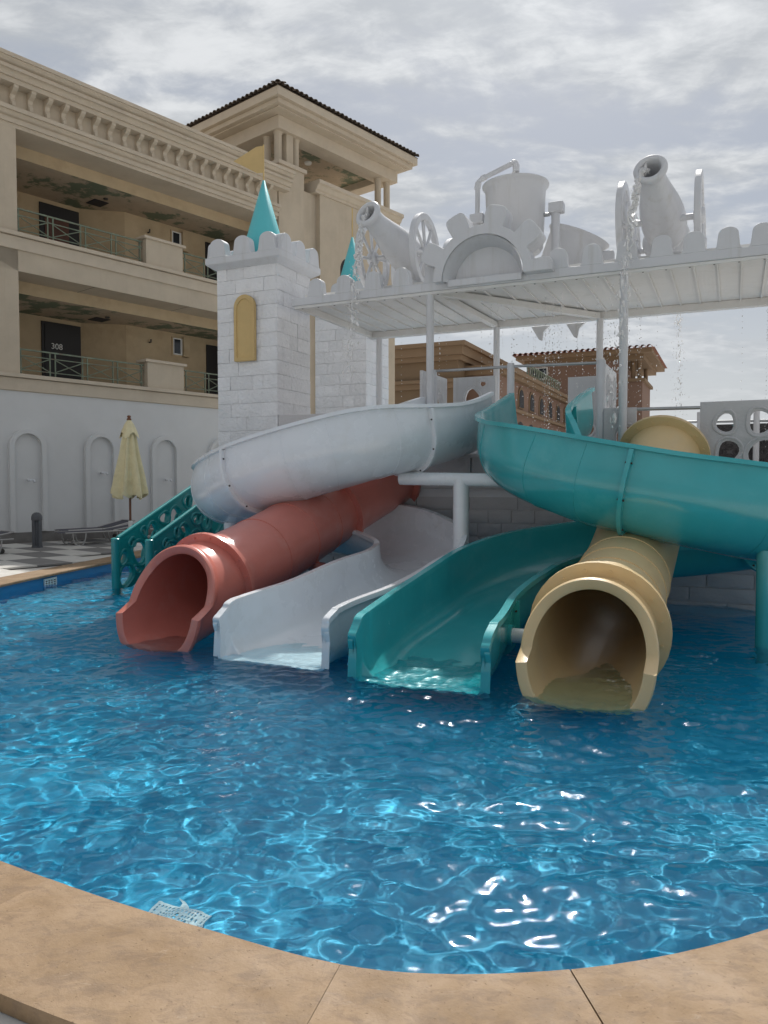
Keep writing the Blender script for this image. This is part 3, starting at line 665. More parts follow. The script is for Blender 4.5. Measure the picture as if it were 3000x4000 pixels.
def castle_tower(label, U0, U1, W0_, W1_, z0, ztop, capz, cone_r, cone_z, faces, seed, fang=0):
    t = thing('castle_tower', label, 'tower', fu((U0+U1)/2, (W0_+W1_)/2, z0), 'block castle towers of the slide castle')
    d = .03
    box('core', M_stonecore, t, FU, U0+d, U1-d, W0_+d, W1_-d, z0, capz)
    zb = max(z0, 1.6)
    wx = (U0+U1)/2 - .03
    sk = (lambda c, z, L, h: False)
    block_wall(t, FU @ T(0, W0_+d, 0), U0, U1, zb, ztop, .228, .42, BL, .45, .225, seed, gap=.003)
    block_wall(t, FUr @ T(0, -(U1-d), 0), W0_, W1_, zb, ztop, .228, .42, BL2, .45, .225, seed+1, gap=.002)
    # flared cap and battlements
    e = .14; cz = capz
    pts = [(U0-.02, W0_-.02), (U1+.02, W0_-.02), (U1+.02, W1_+.02), (U0-.02, W1_+.02)]
    po = [(U0-e, W0_-e), (U1+e, W0_-e), (U1+e, W1_+e), (U0-e, W1_+e)]
    vs = [(*p, cz-.02) for p in pts] + [(*p, cz+.06) for p in po] + [(*p, cz+.17) for p in po]
    MB(FU).add(vs, [(3, 2, 1, 0)] + [(i, (i+1) % 4, 4+(i+1) % 4, 4+i) for i in range(4)] + [(4+i, 4+(i+1) % 4, 8+(i+1) % 4, 8+i) for i in range(4)] + [(8, 9, 10, 11)]).build('cap', M_white, t, None, .015)
    wid = U1-U0+2*e; dep = W1_-W0_+2*e
    mm = merlon(wid/3*.66, .31, .17).mesh('battlement', M_white)
    nb = 3
    for k in range(nb):
        x = U0-e + wid*(k+.5)/nb
        for y in (W0_-e+.085, W1_+e-.085):
            o = piece('battlement', mm, t, FU @ T(x, y, cz+.165)); bv = o.modifiers.new('bevel', 'BEVEL'); bv.width = .02; bv.segments = 2
        y = W0_-e + dep*(k+.5)/nb
        for x2 in (U0-e+.085, U1+e-.085):
            o = piece('battlement', mm, t, FUr @ T(y, -x2, cz+.165)); bv = o.modifiers.new('bevel', 'BEVEL'); bv.width = .02; bv.segments = 2
    cx, cy = (U0+U1)/2, (W0_+W1_)/2
    cn = MB(FU).lathe([(cone_r, capz+.15), (cone_r*.985, capz+.2), (.02, cone_z), (0, cone_z+.01)], 40, T(cx, cy, 0)).build('cone_roof', M_cone, t, 50)
    MB(FU).tube([(cx, cy, cone_z-.05), (cx, cy, cone_z+.62)], .014, 8).build('flag_pole', M_flag, t, 50)
    fl = [(.0, .60), (-.13, .61), (-.62, .44), (-.13, .155), (.0, .14)]
    MB(FU @ T(cx, cy, cone_z) @ Matrix.Rotation(fang, 4, 'Z')).prism([(p[0]-.012, p[1]) for p in fl], -.006, .006, 'xz').build('flag', M_flag, t)
    return t
t1 = castle_tower('white block castle tower with yellow arched window, turquoise cone and flag in front', -8.24, -7.01, 11.07, 12.18, -.7, 5.36, 5.34, .43, 6.96, 'fr', 3)
wp = arch_poly(-7.83, -7.42, 3.72, 4.84, 14); wc = -7.625
fr = MB(FU); n = len(wp); wi = [(wc + (p[0]-wc)*.74, 4.28 + (p[1]-4.28)*.88 - .005) for p in wp]
vs = [(p[0], 11.06, p[1]) for p in wp] + [(p[0], 10.985, p[1]) for p in wp] + [(p[0], 10.985, p[1]) for p in wi] + [(p[0], 11.01, p[1]) for p in wi]
fs = [(j*n+i, j*n+(i+1) % n, (j+1)*n+(i+1) % n, (j+1)*n+i) for j in range(3) for i in range(n)] + [list(range(3*n, 4*n))]
wo = fr.add(vs, fs).build('arched_window', M_flag, t1, None, .008)
t2_ = castle_tower('white block castle tower behind the canopy, partly hidden by the nearer tower', -8.24, -7.01, 14.50, 15.65, -.7, 5.36, 5.34, .43, 6.96, 'fr', 23, R(-62))

# ---------------------------------------------------------------- platform
pf = thing('slide_platform', 'white block-walled platform that the water slides start from', 'platform', fu(-3, 12.5, -.7))
PB = block_meshes(M_plat, .50, .19, .03, .016, seed=4)
box('core', M_stonecore, pf, FU, -6.98, 1.6, 11.10, 14.4, -.7, 1.56)
block_wall(pf, FU @ T(0, 11.10, 0), -6.98, 1.6, -.14, 1.44, .186, .50, PB, .50, .19, 77)
box('lower_deck', M_plat, pf, FU, -7.0, 1.65, 11.04, 14.45, 1.561, 1.64, .01)
box('upper_step', M_plat, pf, FU, -4.62, -1.45, 11.13, 14.3, 1.641, 2.02)
for a, b in ((-4.62, -3.62), (-3.60, -2.62), (-2.60, -1.45)):
    box('fascia_panel', M_plat, pf, FU, a, b, 11.08, 11.129, 1.65, 2.05, .008)
box('upper_deck', M_plat, pf, FU, -4.65, -1.42, 11.06, 14.33, 2.021, 2.09, .008)

# ---------------------------------------------------------------- canopy over the platform
cp = thing('castle_canopy', 'white flat canopy with battlements on posts above the slide platform', 'canopy', fu(-3, 12.4, 2.1))
RU0, RU1, RW0, RW1 = -6.62, 2.2, 10.95, 13.98; ZB = 4.55
npan = 29; pw_ = (RU1-RU0-.1)/npan
for k in range(npan):
    a = RU0 + .05 + k*pw_
    box('ceiling_panel', M_deckw, cp, FU, a+.008, a+pw_-.008, RW0+.06, RW1-.05, ZB+.07, ZB+.10, .006, 1)
    box('batten', M_deckw, cp, FU, a-.012, a+.012, RW0+.06, RW1-.05, ZB+.045, ZB+.0695)
box('deck', M_deckw, cp, FU, RU0+.01, RU1-.01, RW0+.36, RW1-.30, ZB+.101, ZB+.245)
fa = box('front_fascia', M_white, cp, FU, RU0, RU1, RW0, RW0+.13, ZB-.01, ZB+.115, .01)
box('drip_edge', M_deckw, cp, FU, RU0, RU1, RW0+.015, RW0+.10, ZB-.055, ZB-.011, .006)
box('back_beam', M_deckw, cp, FU, RU0, RU1, RW1-.16, RW1-.02, ZB-.06, ZB+.068, .01)
box('back_beam', M_deckw, cp, FU, RU0, RU1, RW1-.02, RW1+.06, ZB+.0, ZB+.20, .01)
box('side_beam', M_deckw, cp, FU, RU0, RU0+.07, RW0+.10, RW1-.17, ZB-.05, ZB+.068, .01)
# diagonal beams under the ceiling
def beam(a, b, wd, z0, z1):
    A, B = Vector((*a, 0)), Vector((*b, 0)); d = (B-A).normalized(); n = Vector((-d.y, d.x, 0))*wd/2
    q = [A-n, A+n, B+n, B-n]; MB(FU).prism([(p.x, p.y) for p in q], z0, z1, 'xy').build('beam', M_deckw, cp, None, .006)
beam((-4.2, 11.05), (-2.2, 13.80), .11, ZB-.055, ZB+.043)
beam((-4.2, 11.05), (-4.05, 13.80), .11, ZB-.052, ZB+.042)
box('side_fascia', M_white, cp, FU, RU0-.045, RU0-.002, RW0+.01, RW1, ZB-.01, ZB+.113, .01)
for k in range(30):
    MB(FU).lathe([(0, -.004), (.012, -.003), (.016, 0)], 8, T(RU0+.14+k*.295, RW0+.055, ZB-.056)).build('screw', M_bolt, cp)
mm = merlon(.275, .285, .13).mesh('battlement', M_white)
def bat(M):
    o = piece('battlement', mm, cp, M); bv = o.modifiers.new('bevel', 'BEVEL'); bv.width = .022; bv.segments = 2
for U in (-6.21, -5.70, -5.19, -4.70, -4.19, -2.31, -1.84, -1.38, -.93, -.53, -.12, .28, .70, 1.12, 1.54): bat(FU @ T(U, RW0+.066, ZB+.112))
for U in (-6.21, -5.70, -5.19, -4.70, -4.19, -3.7, -3.2, -2.7, -2.2, -1.7, -1.2, -.7, -.2, .3, .8, 1.3): bat(FU @ T(U, RW1-.03, ZB+.198))
for W in (11.6, 12.1, 12.6, 13.1, 13.6): bat(FUr @ T(W, -(RU0+.02), ZB+.112))
for (U, W, zb) in ((-4.25, 11.02, 2.09), (-1.41, 11.0, 1.64), (-4.02, 13.82, 2.09), (-2.17, 13.82, 2.09), (1.4, 11.02, 1.64), (-6.4, 13.82, 1.64), (1.4, 13.82, 1.64)):
    r = .058
    p = MB(FU).tube([(U, W, zb), (U, W, ZB-.03 if W < 12 else ZB-.055)], r, 16).build('post', M_white, cp, 50)
    MB(FU).lathe([(.11, zb+.002), (.11, zb+.02), (r+.002, zb+.025)], 16, T(U, W, 0)).build('base_plate', M_white, p, 40)
for U in (-3.25, -2.62):     # pointed drops hanging under the back beam
    MB(FU).prism([(U-.17, ZB-.06), (U+.17, ZB-.06), (U+.06, ZB-.16), (U+.03, ZB-.33), (U-.03, ZB-.30)], RW1-.0, RW1+.05, 'xz').build('pendant_point', M_white, cp, None, .008)

# ---------------------------------------------------------------- cogwheel arch on the front edge
ga = thing('cogwheel_arch', 'white half cogwheel arch on the middle of the canopy edge', 'cogwheel', fu(-3.37, 10.95, 4.75))
gc, gz = -3.37, 4.62
def gear_outline(ri, ro, rt):
    P = []; teeth = [R(a) for a in (2, 39, 77, 115, 152)]; hw = R(10.5)
    n = 180
    for k in range(n+1):
        q = math.pi*k/n; r = ro
        for tq in teeth:
            d = abs(q - tq)
            if d < R(17): r = max(r, ro + (rt-ro)*max(0, 1 - (d/R(10.6))**6)**.45)
        P.append((gc + r*math.cos(q), gz + r*math.sin(q)))
    inner = [(gc + ri*math.cos(math.pi*k/40), gz + ri*math.sin(math.pi*k/40)) for k in range(41)]
    return P, inner
go, gi = gear_outline(.61, .75, 1.02)
MB(FU).prism(go + gi[::-1], 10.78, 11.14, 'xz').build('cog_rim', M_white, ga, None, .018, 3)
lin = MB(FU); P = []
for (r, y) in ((.599, 10.79), (.565, 10.86), (.525, 10.98), (.50, 11.10)):
    P.append([(gc + r*math.cos(math.pi*k/36), y, gz + r*math.sin(math.pi*k/36)) for k in range(37)])
lin.grid(P).build('inner_rim', M_white, ga, True)
MB(FU).prism([(gc + .52*math.cos(math.pi*k/30), gz + .52*math.sin(math.pi*k/30)) for k in range(31)], 11.08, 11.12, 'xz').build('back_plate', M_white, ga)
box('threshold', M_white, ga, FU, gc-.56, gc+.56, 10.90, 11.10, 4.56, 4.66, .01)

# ---------------------------------------------------------------- cannons
def cannon(label, U, W, flip, half, group, yaw=5, el=20, fat=1.0):
    c = thing('water_cannon', label, 'cannon', fu(U, W, ZB+.27), group)
    sg = -1 if flip else 1; za = 5.41
    M0 = FU @ T(U, W, za) @ (Matrix.Rotation(math.pi, 4, 'Z') if flip else I4)
    el = R(el); yaw = R(yaw); ax = Vector((-math.sin(yaw)*math.cos(el), -math.cos(yaw)*math.cos(el), math.sin(el)))   # barrel towards the front, upward
    q = ax.to_track_quat('Z', 'Y').to_matrix().to_4x4()
    prof = [(0, -.72), (.12, -.71), (.23, -.64), (.295, -.50), (.315, -.28), (.305, -.05), (.27, .18), (.22, .40), (.18, .60), (.165, .70), (.165, .76), (.185, .795),
            (.205, .82), (.222, .85), (.222, .885), (.20, .91), (.16, .915), (.14, .895), (.13, .80), (.12, .50), (.0, .45)]
    MB(M0 @ T(0, 0, .14)).lathe([(r_*(fat if z_ < .7 else 1), z_) for r_, z_ in prof], 32, q).build('barrel', M_white, c, 60)
    MB(M0).tube([(-half, 0, 0), (half, 0, 0)], .045, 10).build('axle', M_white, c, 50)
    MB(M0).prism([(.25, -.25), (.55, -.55), (.9, -.60), (.9, -.52), (.5, -.42), (.3, -.1)], -.09, .09, 'yz').build('trail', M_white, c, None, .02)
    for s in (-1, 1):
        x = s*half; r0, r1, th = .60, .485, .045
        wl = MB(M0); n = 40; vs = []
        for (r, t) in ((r1, -th), (r0, -th), (r0, th), (r1, th)):
            vs += [(x + t, r*math.cos(2*math.pi*k/n), r*math.sin(2*math.pi*k/n)) for k in range(n)]
        fs = [(j*n+k, j*n+(k+1) % n, ((j+1) % 4)*n+(k+1) % n, ((j+1) % 4)*n+k) for j in range(4) for k in range(n)]
        w_ = wl.add(vs, fs).build('wheel', M_white, c, 50, .012)
        MB(M0).lathe([(0, -.075), (.09, -.075), (.11, -.05), (.11, .05), (.09, .075), (0, .075)], 16, T(x, 0, 0) @ Matrix.Rotation(math.pi/2, 4, 'Y')).build('hub', M_white, w_, 40)
        for k in range(8):
            a = math.pi*2*k/8 + .2; d = Vector((0, math.cos(a), math.sin(a)))
            MB(M0).tube([Vector((x, 0, 0)) + d*.07, Vector((x, 0, 0)) + d*.2, Vector((x, 0, 0)) + d*.495], [.034, .026, .032], 8).build('spoke', M_white, w_, 50)
    return c
cannon('white spouting cannon near the castle tower, spoked wheels side-on', -5.12, 11.82, False, .47, 'water cannons on the canopy', 13, 21, .95)
cannon('white spouting cannon at the right of the canopy, wheels edge-on', -1.02, 11.82, False, .51, 'water cannons on the canopy')
cannon('white cannon facing away behind the cannon by the castle tower', -5.12, 13.25, True, .47, 'water cannons on the canopy')
cannon('white cannon facing away behind the right-hand spouting cannon', -1.04, 13.25, True, .51, 'water cannons on the canopy')

# ---------------------------------------------------------------- tipping buckets
def bucket(label, U, W, zt, tilt, r, hgt, roll=0):
    b = thing('tipping_bucket', label, 'bucket', fu(U, W, ZB+.27), 'tipping buckets on the canopy')
    za = zt - .52
    M0 = FU @ T(U, W, za) @ Matrix.Rotation(tilt, 4, 'X') @ Matrix.Rotation(roll, 4, 'Y') @ T(0, 0, -za)
    z0 = zt - hgt
    prof = [(0, z0), (r*.80, z0), (r*.88, z0+.06), (r*.95, zt-.10), (r*1.0, zt-.045), (r*1.05, zt-.02), (r*1.05, zt), (r*.98, zt), (r*.93, zt-.06), (r*.84, z0+.10), (0, z0+.08)]
    MB(M0).lathe(prof, 40, T(U*0, 0, 0)).build('bucket_body', M_white, b, 50)
    MF = FU @ T(U, W, 0)
    for s in (-1, 1):
        f = MB(MF).tube([(s*(r+.14), 0, ZB+.27), (s*(r+.14), 0, za+.0)], .065, 12).build('frame_post', M_white, b, 50)
        MB(MF).tube([(s*(r+.05), 0, za), (s*(r-.09), 0, za)], .03, 10).build('pivot', M_steel, f, 50)
        box('bearing', M_white, f, MF, s*(r+.14)-.10, s*(r+.14)+.13, -.09, .09, za+.001, za+.16, .02)
    return b
b1 = bucket('large white upright bucket being filled from a bent pipe', -3.24, 12.15, 6.36, 0, .50, 1.05)
bucket('smaller white tilted bucket half hidden behind the large one', -2.62, 13.15, 5.80, R(0), .50, 1.0, R(23))
pp = thing('fill_pipe', 'thin white bent pipe pouring water into the large bucket', 'pipe', fu(-3.93, 12.35, 4.82))
arc = [(-3.93, 12.35, 4.82), (-3.93, 12.35, 6.53), (-3.91, 12.34, 6.60), (-3.85, 12.33, 6.635), (-3.32, 12.18, 6.73), (-3.26, 12.17, 6.72), (-3.235, 12.16, 6.67), (-3.235, 12.16, 6.60)]
MB(FU).tube(arc, .040, 12).build('pipe', M_white, pp, 50)
for (a, b) in ((1, 2), (3, 4)):
    A = Vector(arc[a]); B = Vector(arc[b]); d = (B-A).normalized()
    MB(FU).tube([A - d*.05, A + d*.06] if a == 1 else [A, A + d*.07], .052, 12).build('elbow_collar', M_white, pp, 50)
MB(FU).tube([(-3.29, 12.175, 6.735), (-3.25, 12.165, 6.725), (-3.235, 12.16, 6.68), (-3.235, 12.16, 6.585)], .054, 12).build('outlet', M_white, pp, 50)

# ---------------------------------------------------------------- rails and pierced panels on the platform
def giraffe(name, label, M, w, h, seed, mt, slope=0, hs=1.0, thick=.06, cat='panel', group=None, holes=None):
    outer = [(0, 0), (w, slope*w), (w, h + slope*w), (0, h)]
    rg = random.Random(seed); H = []
    for i, (x, z, a, b, rot) in enumerate(holes):
        H.append(blob(x, z + slope*x, a, b, rot, .10, seed*31 + i))
    mb = plate_mesh(outer, H, thick, mt, M, .010, 1.22, name)
    t = thing(name, label, cat, (M @ Vector((w/2, 0, slope*w/2))), group)
    mb.build('pierced_board', mt, t, 45)
    return t
gp = giraffe('pierced_panel', 'grey-white pierced guard panel at the right edge above the turquoise slide', FU @ T(-.42, 11.12, 1.641), 1.7, 1.075, 5, M_plat, holes=[(.30, .80, .125, .12, .2), (.72, .80, .16, .14, -.3), (1.16, .84, .13, .13, .3), (.34, .42, .14, .15, 0), (.78, .38, .20, .19, .6), (1.22, .42, .15, .16, 0), (1.5, .7, .1, .12, 0), (.10, .12, .05, .06, 0), (.50, .14, .09, .07, 0)])
gp2 = giraffe('pierced_panel', 'small white pierced panel between the turquoise entry and the sand tube', FU @ T(-1.67, 11.12, 1.641), .42, 1.04, 8, M_plat, holes=[(.26, .66, .10, .15, -.2), (.14, .25, .07, .1, .3), (.31, .28, .05, .06, 0)])
gp3 = giraffe('pierced_panel', 'white pierced back panel with large oval hole above the white slide entry', FU @ T(-4.45, 12.7, 2.091), .74, 1.36, 12, M_white, holes=[(.33, .98, .13, .20, -.3), (.52, 1.24, .055, .055, 0), (.18, .45, .10, .14, .2), (.52, .5, .1, .14, 0)])
gp4 = giraffe('pierced_panel', 'narrow white pierced side panel seen edge-on beside the front post', FUr @ T(11.35, 4.52, 2.091), 1.1, 1.32, 15, M_white, holes=[(.3, .85, .12, .24, 0), (.75, .8, .13, .25, .2), (.3, .35, .1, .15, 0), (.75, .35, .12, .14, 0)])
gp5 = giraffe('pierced_panel', 'white solid-topped panel to the left of the turquoise slide entry post', FU @ T(-2.42, 12.4, 2.091), .55, 1.22, 18, M_white, holes=[(.20, .72, .06, .08, 0), (.33, .4, .07, .11, 0)])
gp6 = giraffe('pierced_panel', 'white pierced side panel running back from the turquoise entry post', FUr @ T(11.3, 1.72, 2.091), 1.1, 1.25, 21, M_white, holes=[(.22, .9, .1, .2, 0), (.55, .8, .11, .26, .1), (.88, .9, .1, .2, 0), (.3, .35, .1, .18, 0), (.75, .35, .12, .16, 0)])
gp7 = giraffe('pierced_panel', 'low white panel with arched cut-outs beside the front castle tower', FU @ T(-6.98, 11.10, 1.641), 2.2, 1.13, 27, M_plat, holes=[(.52, .90, .12, .13, 0), (.95, .93, .13, .12, .2), (1.42, .92, .12, .12, 0), (.3, .5, .13, .15, 0), (.8, .5, .14, .15, 0), (1.3, .5, .13, .15, 0)])
def rail_post(U, W, z0, z1, r, label):
    p = thing('rail_post', label, 'post', fu(U, W, z0), 'round railing posts of the platform')
    MB(FU).tube([(U, W, z0), (U, W, z1-.012), (U, W, z1)], [r, r, r*.8], 18).build('shaft', M_white, p, 50)
    MB(FU).lathe([(r+.045, z0+.001), (r+.045, z0+.015), (r+.002, z0+.018)], 18, T(U, W, 0)).build('base_flange', M_white, p, 40)
rail_post(-3.04, 11.2, 2.09, 3.42, .055, 'white round post between the white and turquoise slide entries')
rail_post(-1.73, 11.17, 2.09, 3.38, .062, 'thick white round post at the right of the turquoise slide entry')
rail_post(-4.28, 11.25, 2.09, 3.40, .055, 'white round post left of the white slide entry')
hr = thing('handrail', 'steel handrail above the white and turquoise slide entries', 'handrail', fu(-3, 11.2, 3.3))
MB(FU).tube([(-4.23, 11.25, 3.38), (-3.09, 11.2, 3.37)], .021, 8).build('rail_bar', M_steel, hr, 50)
MB(FU).tube([(-2.99, 11.2, 3.37), (-1.79, 11.17, 3.34)], .021, 8).build('rail_bar', M_steel, hr, 50)
hr2 = thing('handrail', 'pair of steel rails behind the top of the sand-coloured tube', 'handrail', fu(-.9, 11.2, 2.6))
MB(FU).tube([(-1.26, 11.14, 2.665), (-.43, 11.14, 2.655)], .024, 8).build('rail_bar', M_steel, hr2, 50)
MB(FU).tube([(-1.6, 14.2, 2.70), (1.4, 14.2, 2.66)], .022, 8).build('rail_bar', M_steel, hr2, 50)
for U in (-.55, .32, 1.3): MB(FU).tube([(U, 14.2, 1.64), (U, 14.2, 2.85)], .05, 12).build('rail_post', M_white, hr2, 50)
ls = thing('lattice_screen', 'dark grey star-pattern lattice screen seen through the pierced panel', 'screen', fu(0, 14.35, 1.64))
fm = MB(FU)
for (a, b, c, d) in ((-.5, 1.2, 1.64, 1.68), (-.5, 1.2, 2.60, 2.64)): fm.box(a, b, 14.33, 14.37, c, d)
fm.build('frame', M_lattice, ls)
box('backing', M_latback, ls, FU, -.48, 1.18, 14.375, 14.39, 1.68, 2.60)
st = MB(FU); pitch = .21
for i in range(8):
    for j in range(6):
        cx = -.40 + pitch*i; cz = 1.76 + .165*j
        for k in range(6):
            a = math.pi*k/6; dx, dz = math.cos(a)*.115, math.sin(a)*.10
            st.tube([(cx-dx, 14.35, max(1.66, cz-dz)), (cx+dx, 14.35, min(2.60, cz+dz))], .012, 4)
stuff(st.build('lattice_strips', M_lattice, ls))
# ---------------------------------------------------------------- water slides
TK = .032
def side_prof(h, a, r, n=14):
    # from the wall top down to the flat floor, as (lateral distance from centre, height), wall at +a
    phi = math.pi/2 if h >= r else math.acos(max(-1, 1 - h/r)); ext = max(h - r, 0); L = phi*r + ext; out = []
    for k in range(n+1):
        s_ = L*(1 - k/n)          # length measured from the floor
        if s_ > phi*r + 1e-9: out.append((a, r + s_ - phi*r))
        else: q = s_/r; out.append((a - r + r*math.sin(q), r - r*math.cos(q)))
    return out
def open_profile(hl, hr, a, r, t0=0.0, t1=TK, rim=True, rimw=.075, rimh=.035):
    Lp = [(-x, z) for x, z in side_prof(hl, a, r)]; Rp = side_prof(hr, a, r)[::-1]
    C = Lp + Rp; C = np.array(C); d = np.gradient(C, axis=0); d /= np.linalg.norm(d, axis=1)[:, None] + 1e-12
    nr = np.stack([d[:, 1], -d[:, 0]], 1)     # outward of the channel
    inn = C + nr*t0; out = C + nr*t1
    if not rim: return np.concatenate([inn, out[::-1]])
    nR, nL = nr[-1], nr[0]; tR, tL = d[-1], -d[0]
    rr = [inn[-1] + tR*.010 + nR*.004, inn[-1] + tR*.012 + nR*rimw, inn[-1] - tR*rimh + nR*(rimw+.004), inn[-1] - tR*rimh + nR*(t1+.002)]
    ll = [inn[0] - tL*rimh + nL*(t1+.002), inn[0] - tL*rimh + nL*(rimw+.004), inn[0] + tL*.012 + nL*rimw, inn[0] + tL*.010 + nL*.004]
    return np.concatenate([inn, np.array(rr), out[::-1][1:-1], np.array(ll)])
def frames(P):
    Q = np.array([p[:3] for p in P]); d = np.gradient(Q, axis=0); d /= np.linalg.norm(d, axis=1)[:, None]
    return Q, d
def sweep(P, prof_fn, idx=None):
    Q, d = frames(P); vs = []; n = None
    for i in (idx if idx is not None else range(len(P))):
        t = Vector(d[i]); rt = t.cross(Vector((0, 0, 1))).normalized(); up = rt.cross(t).normalized()
        roll = R(P[i][5]) if len(P[i]) > 5 else 0
        pr = prof_fn(P[i]); c, s = math.cos(roll), math.sin(roll); n = len(pr); o = Vector(Q[i])
        for x, z in pr:      # positive roll lifts the left wall and leans it inward
            x2, z2 = x*c + z*s, -x*s + z*c
            vs.append(o + rt*x2 + up*z2)
    m = len(vs)//n
    fs = [(i*n+k, i*n+(k+1) % n, (i+1)*n+(k+1) % n, (i+1)*n+k) for i in range(m-1) for k in range(n)]
    for b_ in (0, (m-1)*n):
        if n == 66:
            fs += [(b_+i, b_+i+1, b_+61-i, b_+62-i) for i in range(1, 28)] + [[b_+k for k in (28, 29, 30, 31, 32, 33, 34)], [b_+k for k in (61, 62, 63, 64, 65, 0, 1)]]
        else: fs += [(b_+i, b_+i+1, b_+58-i, b_+59-i) for i in range(29)]
    return vs, fs
def short(P, i, half):      # three stations round station i, half a metre-fraction to each side
    a, b = np.array(P[max(i-1, 0)]), np.array(P[min(i+1, len(P)-1)]); c = np.array(P[i]); L = np.linalg.norm((b-a)[:3]); e = (b-a)/L
    return [c - e*half, c, c + e*half]
def open_slide(label, mt, ctrl, joints, group, a=.55, r=.47, rl=.24, ribs=(2.6, 3.5, 4.2, 6.0, 6.7)):
    root = thing('body_slide', label, 'water slide', fu(ctrl[-1][0], ctrl[-1][1], -.2), group)
    ctrl = [(*c, r if i < 11 else ((rl if i < len(ctrl)-4 else .10) if i > 13 else r + (rl-r)*(i-10)/4)) for i, c in enumerate(ctrl)]
    P = spline(ctrl, 10); J = [0] + [int(j*10) for j in joints] + [len(P)-1]
    for a0_, b0_ in zip(J, J[1:]):
        vs, fs = sweep(P, lambda q: open_profile(q[3], q[4], a, r if len(q) < 7 else q[6]), range(a0_, b0_+1))
        o = MB(FU).add(vs, fs).build('chute_section', mt, root, 38); o.cycles.is_caustics_receiver = True
    for j in J[1:-1]:
        S = short(P, j, .022)
        vs, fs = sweep(S, lambda q: open_profile(q[3]-.045, q[4]-.045, a, q[6], TK-.006, TK+.062, False))
        fl = MB(FU).add(vs, fs).build('joint_flange', mt, root, 38)
        Q, d = frames(S); t = Vector(d[1]); rt = t.cross(Vector((0, 0, 1))).normalized(); up = rt.cross(t); c = Vector(Q[1]); pr = open_profile(S[1][3]-.045, S[1][4]-.045, a, S[1][6], TK-.006, TK+.033, False)
        n = len(pr)//2; out = pr[n:]; ro = R(S[1][5])
        for k in range(2, n, 5):
            x, z = out[k]; x2, z2 = x*math.cos(ro) + z*math.sin(ro), -x*math.sin(ro) + z*math.cos(ro)
            p = c + rt*x2 + up*z2
            MB(FU).tube([p - t*.036, p + t*.036], .011, 6).build('bolt', M_bolt, fl)
    for rb in ribs:
        S = short(P, int(rb*10), .009); vs, fs = sweep(S, lambda q: open_profile(q[3]-.05, q[4]-.05, a, q[6], TK-.005, TK+.005, False))
        MB(FU).add(vs, fs).build('rib', mt, root, 38)
    return root, P
white_path = [(-3.75,11.06,2.12,.85,.85,0),(-3.88,10.40,1.98,.80,.82,0),(-4.06,9.72,1.84,.79,.78,5),(-4.42,9.08,1.70,.79,.70,13),(-5.0,8.70,1.53,.74,.6,15),
  (-5.62,8.60,1.37,.70,.55,14),(-6.15,8.72,1.22,.68,.5,15),(-6.72,9.18,1.08,.66,.5,14),(-6.80,9.80,.97,.66,.5,12),(-6.35,10.22,.84,.66,.5,10),
  (-5.5,10.38,.66,.66,.5,8),(-4.5,10.25,.52,.66,.5,8),(-3.90,9.80,.41,.58,.5,6),(-3.67,9.1,.30,.55,.52,2),(-3.70,8.2,.17,.56,.56,0),
  (-3.74,7.1,.04,.56,.56,0),(-3.86,6.32,-.05,.57,.57,0),(-3.87,6.20,-.06,.565,.565,0),(-3.875,6.10,-.065,.53,.53,0),(-3.88,6.03,-.07,.46,.46,0),(-3.88,5.985,-.075,.36,.36,0),(-3.88,5.965,-.075,.24,.24,0),(-3.88,5.955,-.075,.11,.11,0)]
teal_path = [(-2.33,11.06,2.12,.85,.85,0),(-2.43,10.40,1.93,.82,.80,0),(-2.50,9.75,1.73,.78,.77,-5),(-2.28,9.10,1.50,.66,.77,-12),(-1.66,8.70,1.28,.58,.78,-15),
  (-.80,8.55,1.10,.55,.77,-14),(.1,8.68,.94,.5,.76,-15),(.64,9.15,.84,.5,.72,-14),(.72,9.80,.76,.5,.68,-12),(.3,10.25,.67,.48,.64,-10),
  (-.55,10.36,.53,.46,.62,-8),(-1.45,10.12,.46,.46,.62,-8),(-2.10,9.70,.37,.48,.60,-6),(-2.40,9.05,.26,.5,.60,-3),(-2.43,8.1,.15,.54,.60,0),
  (-2.46,7.0,.03,.55,.55,0),(-2.36,6.15,-.05,.57,.57,0),(-2.355,6.03,-.06,.565,.565,0),(-2.35,5.93,-.065,.53,.53,0),(-2.35,5.86,-.07,.46,.46,0),(-2.35,5.815,-.075,.36,.36,0),(-2.35,5.795,-.075,.24,.24,0),(-2.35,5.785,-.075,.11,.11,0)]
GR = 'water slides of the castle'
ws, WP = open_slide('white open body slide curling left over the salmon tube', M_sw, white_path, [2.0, 5.35, 8.6, 12.6, 14.9], GR)
ts, TP = open_slide('turquoise open body slide sweeping out past the right edge', M_st, teal_path, [1.2, 4.75, 8.6, 12.7, 14.9], GR)

